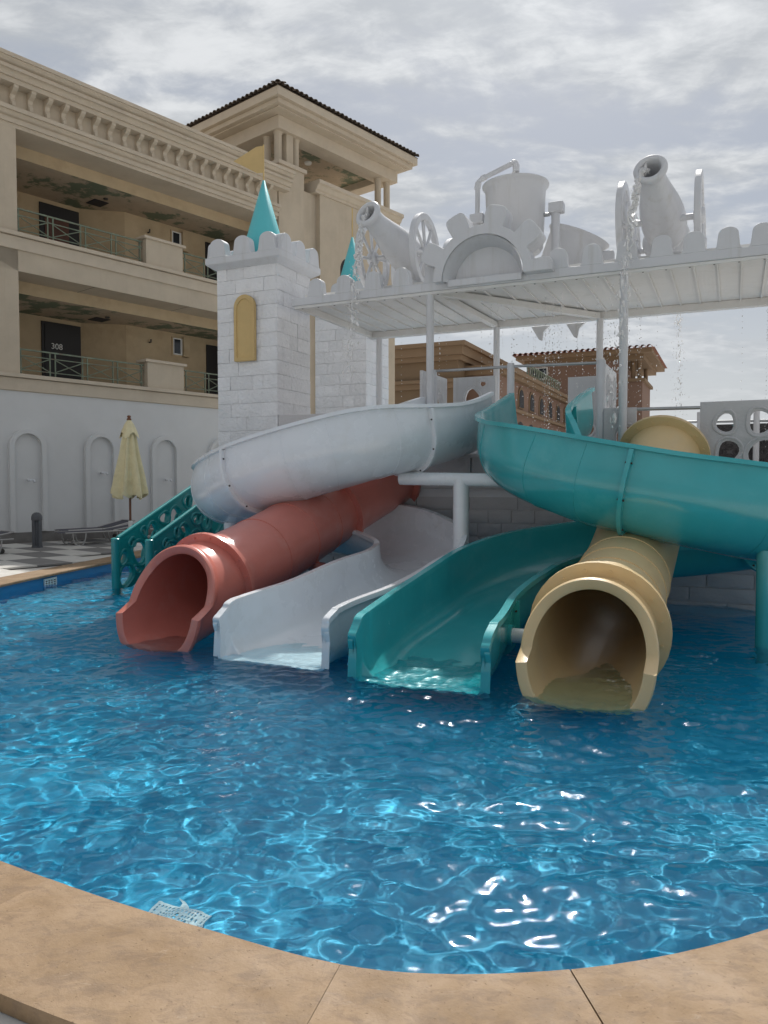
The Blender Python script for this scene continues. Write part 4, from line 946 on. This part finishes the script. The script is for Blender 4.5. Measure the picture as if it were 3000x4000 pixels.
def ring_profile(ri, ro, n=36):
    inn = [(ri*math.cos(2*math.pi*k/n), ri*math.sin(2*math.pi*k/n)) for k in range(n)]
    return inn, [(ro/ri*x, ro/ri*z) for x, z in inn]
def ring_sweep(P, ri, ro, n=40):
    Q, d = frames(P); A, B = [], []
    for i in range(len(P)):
        t = Vector(d[i]); rt = t.cross(Vector((0, 0, 1))).normalized(); up = rt.cross(t).normalized(); o = Vector(Q[i])
        A.append([o + (rt*math.cos(2*math.pi*k/n) + up*math.sin(2*math.pi*k/n))*ri for k in range(n)])
        B.append([o + (rt*math.cos(2*math.pi*k/n) + up*math.sin(2*math.pi*k/n))*ro for k in range(n)])
    vs = [p for r_ in A for p in r_] + [p for r_ in B for p in r_]; m = len(P); off = m*n; fs = []
    for i in range(m-1):
        for k in range(n):
            k2 = (k+1) % n
            fs += [(i*n+k, i*n+k2, (i+1)*n+k2, (i+1)*n+k), (off+i*n+k, off+i*n+k2, off+(i+1)*n+k2, off+(i+1)*n+k)]
    for i in (0, m-1): fs += [(i*n+k, i*n+(k+1) % n, off+i*n+(k+1) % n, off+i*n+k) for k in range(n)]
    return vs, fs
def tube_slide(label, mt, ctrl, joints, Rr, mouth_front, group, ribs=(), ml=.62, fw=.095):
    # ctrl runs from the mouth piece's flange up to the platform; the mouth piece reaches forward from ctrl[0]
    U0, W0m = ctrl[0][0], ctrl[0][1]
    root = thing('tube_slide', label, 'water slide', fu(U0, mouth_front, -.2), group)
    P = spline(ctrl, 10); J = [0] + [int(j*10) for j in joints] + [len(P)-1]
    for a, b in zip(J, J[1:]):
        o = MB(FU).add(*ring_sweep(P[a:b+1], Rr-.03, Rr)).build('tube_section', mt, root, 50); o.cycles.is_caustics_receiver = True
    for j in J[:-1] + [len(P)-1]:
        S = short(P, j, .028); fl = MB(FU).add(*ring_sweep(S, Rr-.006, Rr+fw)).build('joint_flange', mt, root, 40)
        Q, d = frames(S); t = Vector(d[1]); rt = t.cross(Vector((0, 0, 1))).normalized(); up = rt.cross(t); c = Vector(Q[1])
        for k in range(16):
            a = math.pi*2*(k+.5)/16; p = c + (rt*math.cos(a) + up*math.sin(a))*(Rr+.052)
            MB(FU).tube([p - t*.042, p + t*.042], .013, 6).build('bolt', mt, fl)
    for rb in ribs:
        S = short(P, int(rb*10), .008); MB(FU).add(*ring_sweep(S, Rr-.004, Rr+.007)).build('rib', mt, root, 40)
    # mouth: ring from the flange forward; the front edge leans forward and steps out low down
    d0 = Vector(np.array(P[1][:3]) - np.array(P[0][:3])).normalized(); rt = d0.cross(Vector((0, 0, 1))).normalized(); up = rt.cross(d0)
    c0 = Vector(P[0][:3]); n = 112; nl = 8
    def zc_front(zr):      # forward reach as a function of height above the axis, in radii
        a = [(1.05, ml*.42), (.6, ml*.56), (.12, ml*.76), (-.02, ml*.82), (-.10, ml*1.06), (-.5, ml*1.14), (-1.05, ml*1.24)]
        for (z1, e1), (z2, e2) in zip(a, a[1:]):
            if zr >= z2: f_ = (zr - z2)/(z1 - z2); f_ = min(max(f_, 0), 1); return e2 + (e1-e2)*f_
        return a[-1][1]
    def ring(e_of, rad, drop=0):
        out = []
        for k in range(n):
            q = 2*math.pi*k/n; z = math.sin(q); fl = 1.0
            w_ = 1.0
            if z < 0:
                f_ = min(1, e_of(z)/(.5*ml)); cq = abs(math.cos(q)); w2 = (1 - abs(z)**5)**.2/max(cq, 1e-4) if cq > .02 else 1.0
                w_ = 1 + (min(w2, 1.35) - 1)*f_*.30
            p = c0 + (rt*math.cos(q)*w_ + up*z)*rad - d0*e_of(z)
            out.append(p)
        return out
    rows = []
    for j in range(nl+1): rows.append(ring(lambda z, j=j: zc_front(z)*j/nl, Rr-.035))
    rows.append(ring(lambda z: zc_front(z)+.012, Rr-.02)); rows.append(ring(lambda z: zc_front(z)+.012, Rr+.05)); rows.append(ring(lambda z: zc_front(z)-.01, Rr+.06))
    rows.append(ring(lambda z: zc_front(z)-.05, Rr+.055)); rows.append(ring(lambda z: zc_front(z)-.10, Rr+.012))
    for j in range(nl-1, -1, -1): rows.append(ring(lambda z, j=j: (zc_front(z)-.10)*j/nl, Rr+.004))
    vs = [p for r_ in rows for p in r_]; m = len(rows)
    fs = [(i*n+k, i*n+(k+1) % n, (i+1)*n+(k+1) % n, (i+1)*n+k) for i in range(m-1) for k in range(n)]
    fs += [((m-1)*n+k, (m-1)*n+(k+1) % n, (k+1) % n, k) for k in range(n)]
    o = MB(FU).add(vs, fs).build('mouth', mt, root, 42); o.cycles.is_caustics_receiver = True
    return root, P
red, RP = tube_slide('salmon-red tube slide opening into the pool on the left', M_sr,
    [(-5.32,6.98,.54),(-5.32,7.7,.69),(-5.33,8.5,.88),(-5.34,9.2,1.06),(-5.28,9.75,1.24),(-5.13,10.3,1.46),(-4.95,11.06,1.74)], [4.0], .48, 6.0, GR, (1.3, 2.2, 3.2), .86)
yel, YP = tube_slide('sand-yellow tube slide opening into the pool on the right', M_sy,
    [(-1.04,6.74,.40),(-1.05,7.5,.50),(-1.06,8.3,.60),(-1.06,8.95,.74),(-1.02,9.6,1.08),(-.95,10.3,1.58),(-.88,11.02,2.02)], [4.6], .475, 6.0, GR, (.5, .95, 1.5, 2.2), .76, .12)
# supports
def support(label, pts, r, mt, name='slide_support', extra=None, group='steel supports of the slides'):
    s = thing(name, label, 'support post', fu(*pts[0]), group)
    MB(FU).tube(pts, r, 20).build('column', mt, s, 50)
    MB(FU).lathe([(r+.08, pts[0][2]+.002), (r+.08, pts[0][2]+.03), (r+.002, pts[0][2]+.034)], 20, T(pts[0][0], pts[0][1], 0)).build('foot_plate', mt, s, 40)
    for e in (extra or []): MB(FU).tube(e[0], e[1], 20).build('arm', mt, s, 50)
    return s
support('white T-shaped post between the white and turquoise slides', [(-3.27, 9.62, -.7), (-3.27, 9.62, 1.70)], .105, M_sw,
        extra=[([(-4.13, 9.60, 1.71), (-4.1, 9.60, 1.71), (-2.25, 9.63, 1.68)], .088)])
support('white post under the far left bend of the white slide', [(-6.55, 9.1, -.7), (-6.55, 9.1, 1.08)], .11, M_sw)
support('turquoise post at the right edge under the turquoise slide', [(.30, 8.60, -.7), (.30, 8.60, .98)], .085, M_st)
support('salmon leg under the bend of the salmon tube', [(-5.05, 8.95, -.7), (-5.05, 8.95, .58)], .10, M_sr, extra=[([(-5.05, 8.95, .5), (-5.33, 8.92, .70)], .09)])
cr = thing('cross_tube', 'short white horizontal tube joining the turquoise slide to the sand tube', 'pipe', fu(-1.6, 6.9, .3))
MB(FU).tube([(-1.84, 6.85, .26), (-1.54, 6.85, .265)], .068, 18).build('tube', M_sw, cr, 50)
MB(FU).tube([(-1.87, 6.85, .26), (-1.82, 6.85, .26)], .10, 18).build('collar', M_st, cr, 50)
# ---------------------------------------------------------------- turquoise stair balustrades on the left
def balustrade(label, U, W0_, zt, n_seed):
    t = thing('stair_balustrade', label, 'balustrade', fu(U, W0_, -.3), 'turquoise stair balustrades')
    MB(FU).tube([(U, W0_, -.6), (U, W0_, zt), (U, W0_, zt+.012)], [.066, .066, .05], 16).build('newel_post', M_teal, t, 50)
    w = 2.3; sl = .435; hgt = .82
    rg = random.Random(n_seed); H = []
    cells = [(.19,.17,.12,.14),(.13,.48,.06,.09),(.33,.62,.05,.06),(.50,.38,.14,.15),(.44,.14,.06,.05),(.60,.66,.055,.06),(.80,.52,.11,.15),(.74,.20,.09,.10),(1.05,.28,.14,.14),(1.10,.64,.10,.08),(1.36,.52,.12,.15),(1.32,.2,.08,.09),(1.62,.30,.13,.15),(1.70,.64,.09,.08),(1.93,.5,.12,.16),(1.95,.16,.09,.08),(2.15,.3,.07,.1)]
    for i, (x, z, a, b) in enumerate(cells): H.append(blob(x, z + sl*x, a*1.12, b*1.12, rg.uniform(-.4, .4), .10, n_seed*17+i))
    outer = [(.05, -.05), (w, -.05 + sl*w), (w, hgt + sl*w), (.05, hgt + sl*.05)]
    M0 = FUr @ T(W0_, -U, zt - hgt - .02)
    plate_mesh(outer, H, .07, M_teal, M0, .012, 1.20, lipr=.022).build('pierced_board', M_teal, t, 45)
    MB(M0).tube([(.05, 0, hgt + sl*.05), (w, 0, hgt + sl*w)], .042, 8).build('top_rail', M_teal, t, 50)
balustrade('turquoise pierced stair balustrade farther from the salmon tube', -8.73, 9.10, .78, 4)
balustrade('turquoise pierced stair balustrade nearer to the salmon tube', -8.06, 9.10, .78, 9)
stp = thing('pool_steps', 'turquoise steps between the two pierced balustrades', 'steps', fu(-8.4, 9.6, -.7))
for k in range(6): box('step', M_teal, stp, FU, -8.66, -8.13, 9.45+.3*k, 11.06, -.7 if k == 0 else -.45+.24*k, -.2+.24*k, .01)
# ---------------------------------------------------------------- terrace furniture
def parasol(x, y):
    p = thing('closed_parasol', 'folded cream canvas parasol on a wooden pole by the niches', 'parasol', (x, y, ZC-.005))
    M0 = T(x, y, ZC-.007)
    MB(M0).lathe([(.26, 0), (.26, .07), (.20, .10), (.045, .12), (.045, .62)], 24).build('base', M_pvc, p, 40)
    MB(M0).tube([(0, 0, .60), (0, 0, 2.86)], .026, 12).build('pole', M_wood, p, 50)
    MB(M0).lathe([(.0, 2.86), (.04, 2.87), (.055, 2.90), (.045, 2.925), (.03, 2.94), (.045, 2.965), (.035, 2.99), (0, 3.0)], 12).build('finial', M_wood, p, 50)
    def fold(q, j):
        k = min(1, j/6); return 1 + (.12 + .16*k)*math.cos(8*q + .7*math.sin(2*q)) + .09*k*math.cos(3*q+1) + .06*k*math.cos(13*q + j*.25)
    pr = [(.05, 2.86), (.085, 2.78), (.12, 2.62), (.15, 2.40), (.18, 2.15), (.22, 1.9), (.26, 1.65), (.295, 1.42), (.32, 1.25), (.325, 1.17), (.30, 1.16)]
    cv = MB(M0); cv.lathe(pr, 72, fold=fold)
    for i, v in enumerate(cv.v):
        j = i//72
        if j >= 8: cv.v[i] = v + Vector((0, 0, .05*math.cos(8*2*math.pi*(i % 72)/72 + 1.0) + .02*math.cos(5*2*math.pi*(i % 72)/72)))
    cv.build('canopy', M_canvas, p, 60)
    fl = MB(M0); fl.lathe([(.045, 2.885), (.10, 2.80), (.155, 2.66), (.20, 2.54)], 48, fold=lambda q, j: 1 + .13*math.cos(4*q)*j/3 + .05*math.cos(8*q+1))
    for i, v in enumerate(fl.v):
        if i//48 == 3: fl.v[i] = v + Vector((0, 0, -.07*math.cos(4*2*math.pi*(i % 48)/48)))
    fl.build('vent_flap', M_canvas, p, 60)
pc = Vector(((281-829.5)/1659*17.4, 17.4))
parasol(pc.x, pc.y)
def bollard(x, y):
    b = thing('bollard', 'dark grey dome-topped bollard light standing on the chequered tiles', 'bollard', (x, y, ZC))
    M0 = T(x, y, ZC-.006) @ Matrix.Rotation(R(-25), 4, 'Z'); r = .112
    body = MB(M0); n = 32; vs = []
    # drum with four upright slots let into it
    zs = [0, .02, .04, .60, .62, .66]
    for z in zs:
        for k in range(n):
            q = 2*math.pi*k/n; rr = r
            if .04 <= z <= .60 and (k % 8) in (3, 4, 5): rr = r*.66
            vs.append((rr*math.cos(q), rr*math.sin(q), z))
    body.add(vs, [(j*n+k, j*n+(k+1) % n, (j+1)*n+(k+1) % n, (j+1)*n+k) for j in range(len(zs)-1) for k in range(n)])
    body.build('body', M_grey, b, 30)
    MB(M0).lathe([(r*1.06, .63), (r*1.06, .69), (r*.98, .73), (r*.78, .77), (r*.45, .795), (0, .803)], 32).build('dome', M_grey, b, 40)
    MB(M0).lathe([(r*1.06, 0), (r*1.06, .03), (r, .034)], 32).build('base_ring', M_grey, b, 40)
bc = fb(-17.31, 8.31, 0); bollard(bc.x, bc.y)
def lounger(x, y, ang, label, back=8):
    l = thing('sun_lounger', label, 'sun lounger', (x, y, ZC-.007), 'sun loungers by the white wall')
    M0 = T(x, y, ZC-.007) @ Matrix.Rotation(ang, 4, 'Z')
    h = .30
    for s in (-1, 1):
        f = MB(M0).tube([(-.95, s*.30, h), (.95, s*.30, h)], .018, 8).build('side_rail', M_alu, l, 50)
    for xx in (-.62, .55):
        for s in (-1, 1):
            pts = [(xx-.16, s*.31, h-.01), (xx-.13, s*.31, .10), (xx-.09, s*.31, .022), (xx+.09, s*.31, .022), (xx+.13, s*.31, .10), (xx+.16, s*.31, h-.01)]
            MB(M0).tube(spline(pts, 4), .016, 8).build('leg', M_alu, l, 50)
        MB(M0).tube([(xx, -.31, .022), (xx, .31, .022)], .014, 8).build('cross_bar', M_alu, l, 50)
    MB(M0).grid([[(x_, y_, h + .012 - .025*(1-(y_/.29)**2)) for y_ in np.linspace(-.29, .29, 7)] for x_ in np.linspace(-.94, .22, 8)]).build('seat_sling', M_mesh, l, True)
    t = R(back)
    bk = MB(M0).grid([[(.24 + d_*math.cos(t), y_, h + .015 + d_*math.sin(t)) for y_ in np.linspace(-.29, .29, 5)] for d_ in np.linspace(0, .72, 5)]).build('back_sling', M_mesh, l, True)
    for s in (-1, 1): MB(M0).tube([(.24, s*.29, h+.02), (.24+.73*math.cos(t), s*.29, h+.02+.73*math.sin(t))], .016, 8).build('back_rail', M_alu, bk, 50)
    MB(M0).tube([(.24+.73*math.cos(t), -.29, h+.02+.73*math.sin(t)), (.24+.73*math.cos(t), .29, h+.02+.73*math.sin(t))], .016, 8).build('back_bar', M_alu, bk, 50)
    for s in (-1, 1): MB(M0).lathe([(0, -.02), (.055, -.02), (.06, 0), (.055, .02), (0, .02)], 14, T(.72, s*.27, .06) @ Matrix.Rotation(math.pi/2, 4, 'X')).build('wheel', M_bolt, l, 40)
def fbang(a): return R(50 + a)      # angle of the hotel facade plus a
q = fb(-17.35, 9.85, 0); lounger(q.x, q.y, fbang(-4), 'sun lounger nearest the bollard, its foot towards the pool')
q = fb(-18.35, 10.35, 0); lounger(q.x, q.y, fbang(3), 'sun lounger against the white wall behind the others', 12)
q = fb(-17.35, 12.0, 0); lounger(q.x, q.y, fbang(2), 'sun lounger at the foot of the folded parasol', 10)
q = fb(-16.55, 6.35, 0); lounger(q.x, q.y, fbang(0), 'sun lounger cut off by the left edge of the picture', 10)
q = fb(-18.2, 12.9, 0); lounger(q.x, q.y, fbang(-2), 'sun lounger mostly hidden behind the turquoise balustrade', 14)
# ---------------------------------------------------------------- skimmer grille on the far wall and drain plate in the near water
def grille(label, sc_, w, h, z, nx, nz, parent_label_cat, depth=.02):
    p, nn = out_at(sc_); tdir = np.array([nn[1], -nn[0]])
    M0 = Matrix(((tdir[0], nn[0], 0, p[0] - nn[0]*.012), (tdir[1], nn[1], 0, p[1] - nn[1]*.012), (0, 0, 1, z), (0, 0, 0, 1)))
    return M0
i_s = int(np.argmin(np.hypot(OUT[:, 0]+5.46, OUT[:, 1]-12.45))); M0 = grille('', acc[i_s], 0, 0, .02, 0, 0, '')
sk = thing('skimmer_grille', 'small white skimmer grille set in the far left pool edge', 'grille', M0 @ Vector((0, 0, 0)))
H = [[(x-.035, z-.02), (x+.035, z-.02), (x+.035, z+.02), (x-.035, z+.02)] for x in (-.12, -.035, .055, .13) for z in (-.03, .03)]
H = [[(x-.030, z-.014), (x+.030, z-.014), (x+.030, z+.014), (x-.030, z+.014)] for x in (-.12, -.04, .04, .12) for z in (-.035, .0, .035)]
plate_mesh([(-.175, -.075), (.175, -.075), (.175, .075), (-.175, .075)], H, .02, M_grille, M0, .003).build('frame', M_grille, sk)
box('slot_back', M_slot, sk, M0, -.165, .165, .011, .02, -.065, .065)
dp = thing('drain_plate', 'white perforated plastic plate under water by the near coping', 'grille', (-.82, 3.05, -.16))
DM = T(-.84, 2.985, -.17) @ Matrix.Rotation(R(-26), 4, 'Z') @ Matrix.Rotation(R(-84), 4, 'X') @ Matrix.Scale(.88, 4)
H = []
for i in range(-7, 8):
    for j in range(-4, 5):
        cx_, cz_ = i*.0195, j*.0185
        if abs(i) == 7 or abs(j) == 4 or math.hypot(cx_, cz_*1.1) < .108:
            if math.hypot(cx_+.0, cz_) > .018:
                H.append([(cx_-.0055, cz_-.0065), (cx_+.0055, cz_-.0065), (cx_+.0055, cz_+.0065), (cx_-.0055, cz_+.0065)])
o = plate_mesh([(-.155, -.092), (.155, -.092), (.155, .092), (-.155, .092)], H, .010, M_grille, DM, .0015).build('perforated_plate', M_grille, dp); o.cycles.is_caustics_receiver = True
o = MB(DM).prism([(-.05, .093), (.0, .093), (-.02, .115), (-.055, .14), (-.085, .145), (-.06, .125)], -.004, .004, 'xz').build('hook', M_grille, dp); o.cycles.is_caustics_receiver = True

# ---------------------------------------------------------------- falling water
ico = bmesh.new(); bmesh.ops.create_icosphere(ico, subdivisions=2, radius=1)
ICO_V = np.array([v.co[:] for v in ico.verts]); ICO_F = [[v.index for v in f.verts] for f in ico.faces]; ico.free()
ico = bmesh.new(); bmesh.ops.create_icosphere(ico, subdivisions=1, radius=1)
ICO1_V = np.array([v.co[:] for v in ico.verts]); ICO1_F = [[v.index for v in f.verts] for f in ico.faces]; ico.free()
def drops(items, low=False):
    V, F_ = [], []; IV, IF = (ICO1_V, ICO1_F) if low else (ICO_V, ICO_F)
    for (c, sx, rg) in items:
        A = rg.normal(size=(3, 3))*.35 + np.eye(3); wob = 1 + .25*np.sin(IV @ rg.normal(size=3)*2.2 + rg.uniform(0, 6))
        v = (IV*wob[:, None]) @ A * np.array(sx) + c; n = len(V)
        V += v.tolist(); F_ += [[i+n for i in f] for f in IF]
    return V, F_
def add_drops(name, items, parent, low=False):
    V, F_ = drops(items, low); me = bpy.data.meshes.new(name); me.from_pydata(V, [], F_); me.materials.append(M_jet); me.shade_smooth()
    return put(bpy.data.objects.new(name, me), parent)
def jet(label, p0, v0, zend, seed, r0=.030, spread=.015, dens=90, brk=.35):
    rg = np.random.default_rng(seed); p0 = np.array(p0); v0 = np.array(v0)
    t = thing('water_jet', label, 'water jet', fu(*p0), 'water falling from the cannons')
    T_ = (v0[2] + math.sqrt(v0[2]**2 + 2*9.8*(p0[2]-zend)))/9.8
    at = lambda u_: p0 + v0*u_*T_ + np.array([0, 0, -4.9*(u_*T_)**2])
    # twisted rope of thin strands that tears apart lower down
    rope = MB(FU)
    for q in range(7):
        ph = rg.uniform(0, 6.28, 4); fr = rg.uniform(8, 30, 4); u0 = 0 if q < 4 else rg.uniform(.1, .4); u1 = rg.uniform(.4, .8) if q < 4 else min(1, u0 + rg.uniform(.15, .35)); n = int(90*(u1-u0)) + 8; pts, rs = [], []
        for k in range(n):
            u_ = u0 + (u1-u0)*k/(n-1); w_ = r0*(.30 + .9*u_)
            pts.append(at(u_) + np.array([math.sin(fr[0]*u_*3+ph[0])*w_ + math.sin(fr[1]*u_*7+ph[1])*w_*.4, math.cos(fr[2]*u_*3+ph[2])*w_, 0]))
            rs.append(max(.002, r0*.5*(1 - .6*u_)*(1 + .55*math.sin(fr[3]*u_*9+ph[3]))*min(1, (u1-u_)/.12 + .1)*rg.uniform(.75, 1.25)))
        rope.tube(pts, rs, 8)
    stuff(rope.build('stream', M_jet, t, True))
    lumps, spray = [], []; n = int(dens*T_)
    for k in range(n):
        u_ = rg.beta(1.6, 1.1); wig = .008 + .045*u_**1.6
        c = at(u_) + rg.normal(size=3)*np.array([wig, wig, .02]); s = r0*rg.uniform(.18, .6)*(1-.35*u_)
        lumps.append((np.array(fu(*c)), (s*.7, s*.7, s*rg.uniform(1.0, 2.4)), rg))
    for k in range(int(n*3)):
        u_ = rg.uniform(brk, 1); c = at(u_) + rg.normal(size=3)*(.015 + spread*6*u_**2)
        s = rg.uniform(.002, .007)*rg.uniform(.6, 1.2); spray.append((np.array(fu(*c)), (s, s, s*1.6), rg))
    stuff(add_drops('lumps', lumps, t)); stuff(add_drops('spray', spray, t, True))
ms = Vector((0, -math.cos(R(40)), math.sin(R(40))))
jet('water pouring from the cannon near the castle tower', (-5.12-.20, 11.82-.74, 5.41+.44), (-.24, -.42, .45), 3.3, 1, .050, .02, 230, .35)
jet('water pouring from the cannon at the right of the canopy', (-1.14, 11.82-.76, 5.41+.44), (-.40, -.45, .45), 2.35, 2, .050, .02, 230, .3)
jet('thin water stream falling behind the canopy from the hidden right cannon', (-1.0, 14.0, 5.9), (.1, .9, .5), 2.7, 3, .034, .012, 170, .2)
fp = thing('water_jet', 'short water column falling from the bent pipe into the bucket', 'water jet', fu(-3.235, 12.16, 6.58), 'water falling from the cannons')
rg = np.random.default_rng(8)
stuff(add_drops('stream', [(np.array(fu(-3.235 + rg.normal()*.014, 12.16 + rg.normal()*.014, 6.59 - .42*k/46)), (.026, .026, .034), rg) for k in range(46)], fp))
# drips through the canopy
rg = np.random.default_rng(12); items = []
for k in range(46):
    U = rg.uniform(-3.9, -1.3) if k < 38 else rg.uniform(-6.2, .5); W = rg.uniform(11.3, 13.6); z = 4.5; step = rg.uniform(.03, .09)
    while z > 2.2:
        z -= step*rg.uniform(.5, 1.5)*(1 + (4.5-z)*.5)
        s = rg.uniform(.0035, .0075); items.append((np.array(fu(U + rg.normal()*.006, W, z)), (s, s, s*1.6), rg))
for k in range(420):
    U = rg.normal(-2.0, .45); W = rg.uniform(10.9, 12.6); z = rg.uniform(2.1, 4.2); s = rg.uniform(.0025, .006)
    items.append((np.array(fu(U, W, z)), (s, s, s), rg))
dr = tag(stuff(add_drops('dripping_water', items, None, True)), 'water drops dripping through the canopy onto the platform', 'water drops')
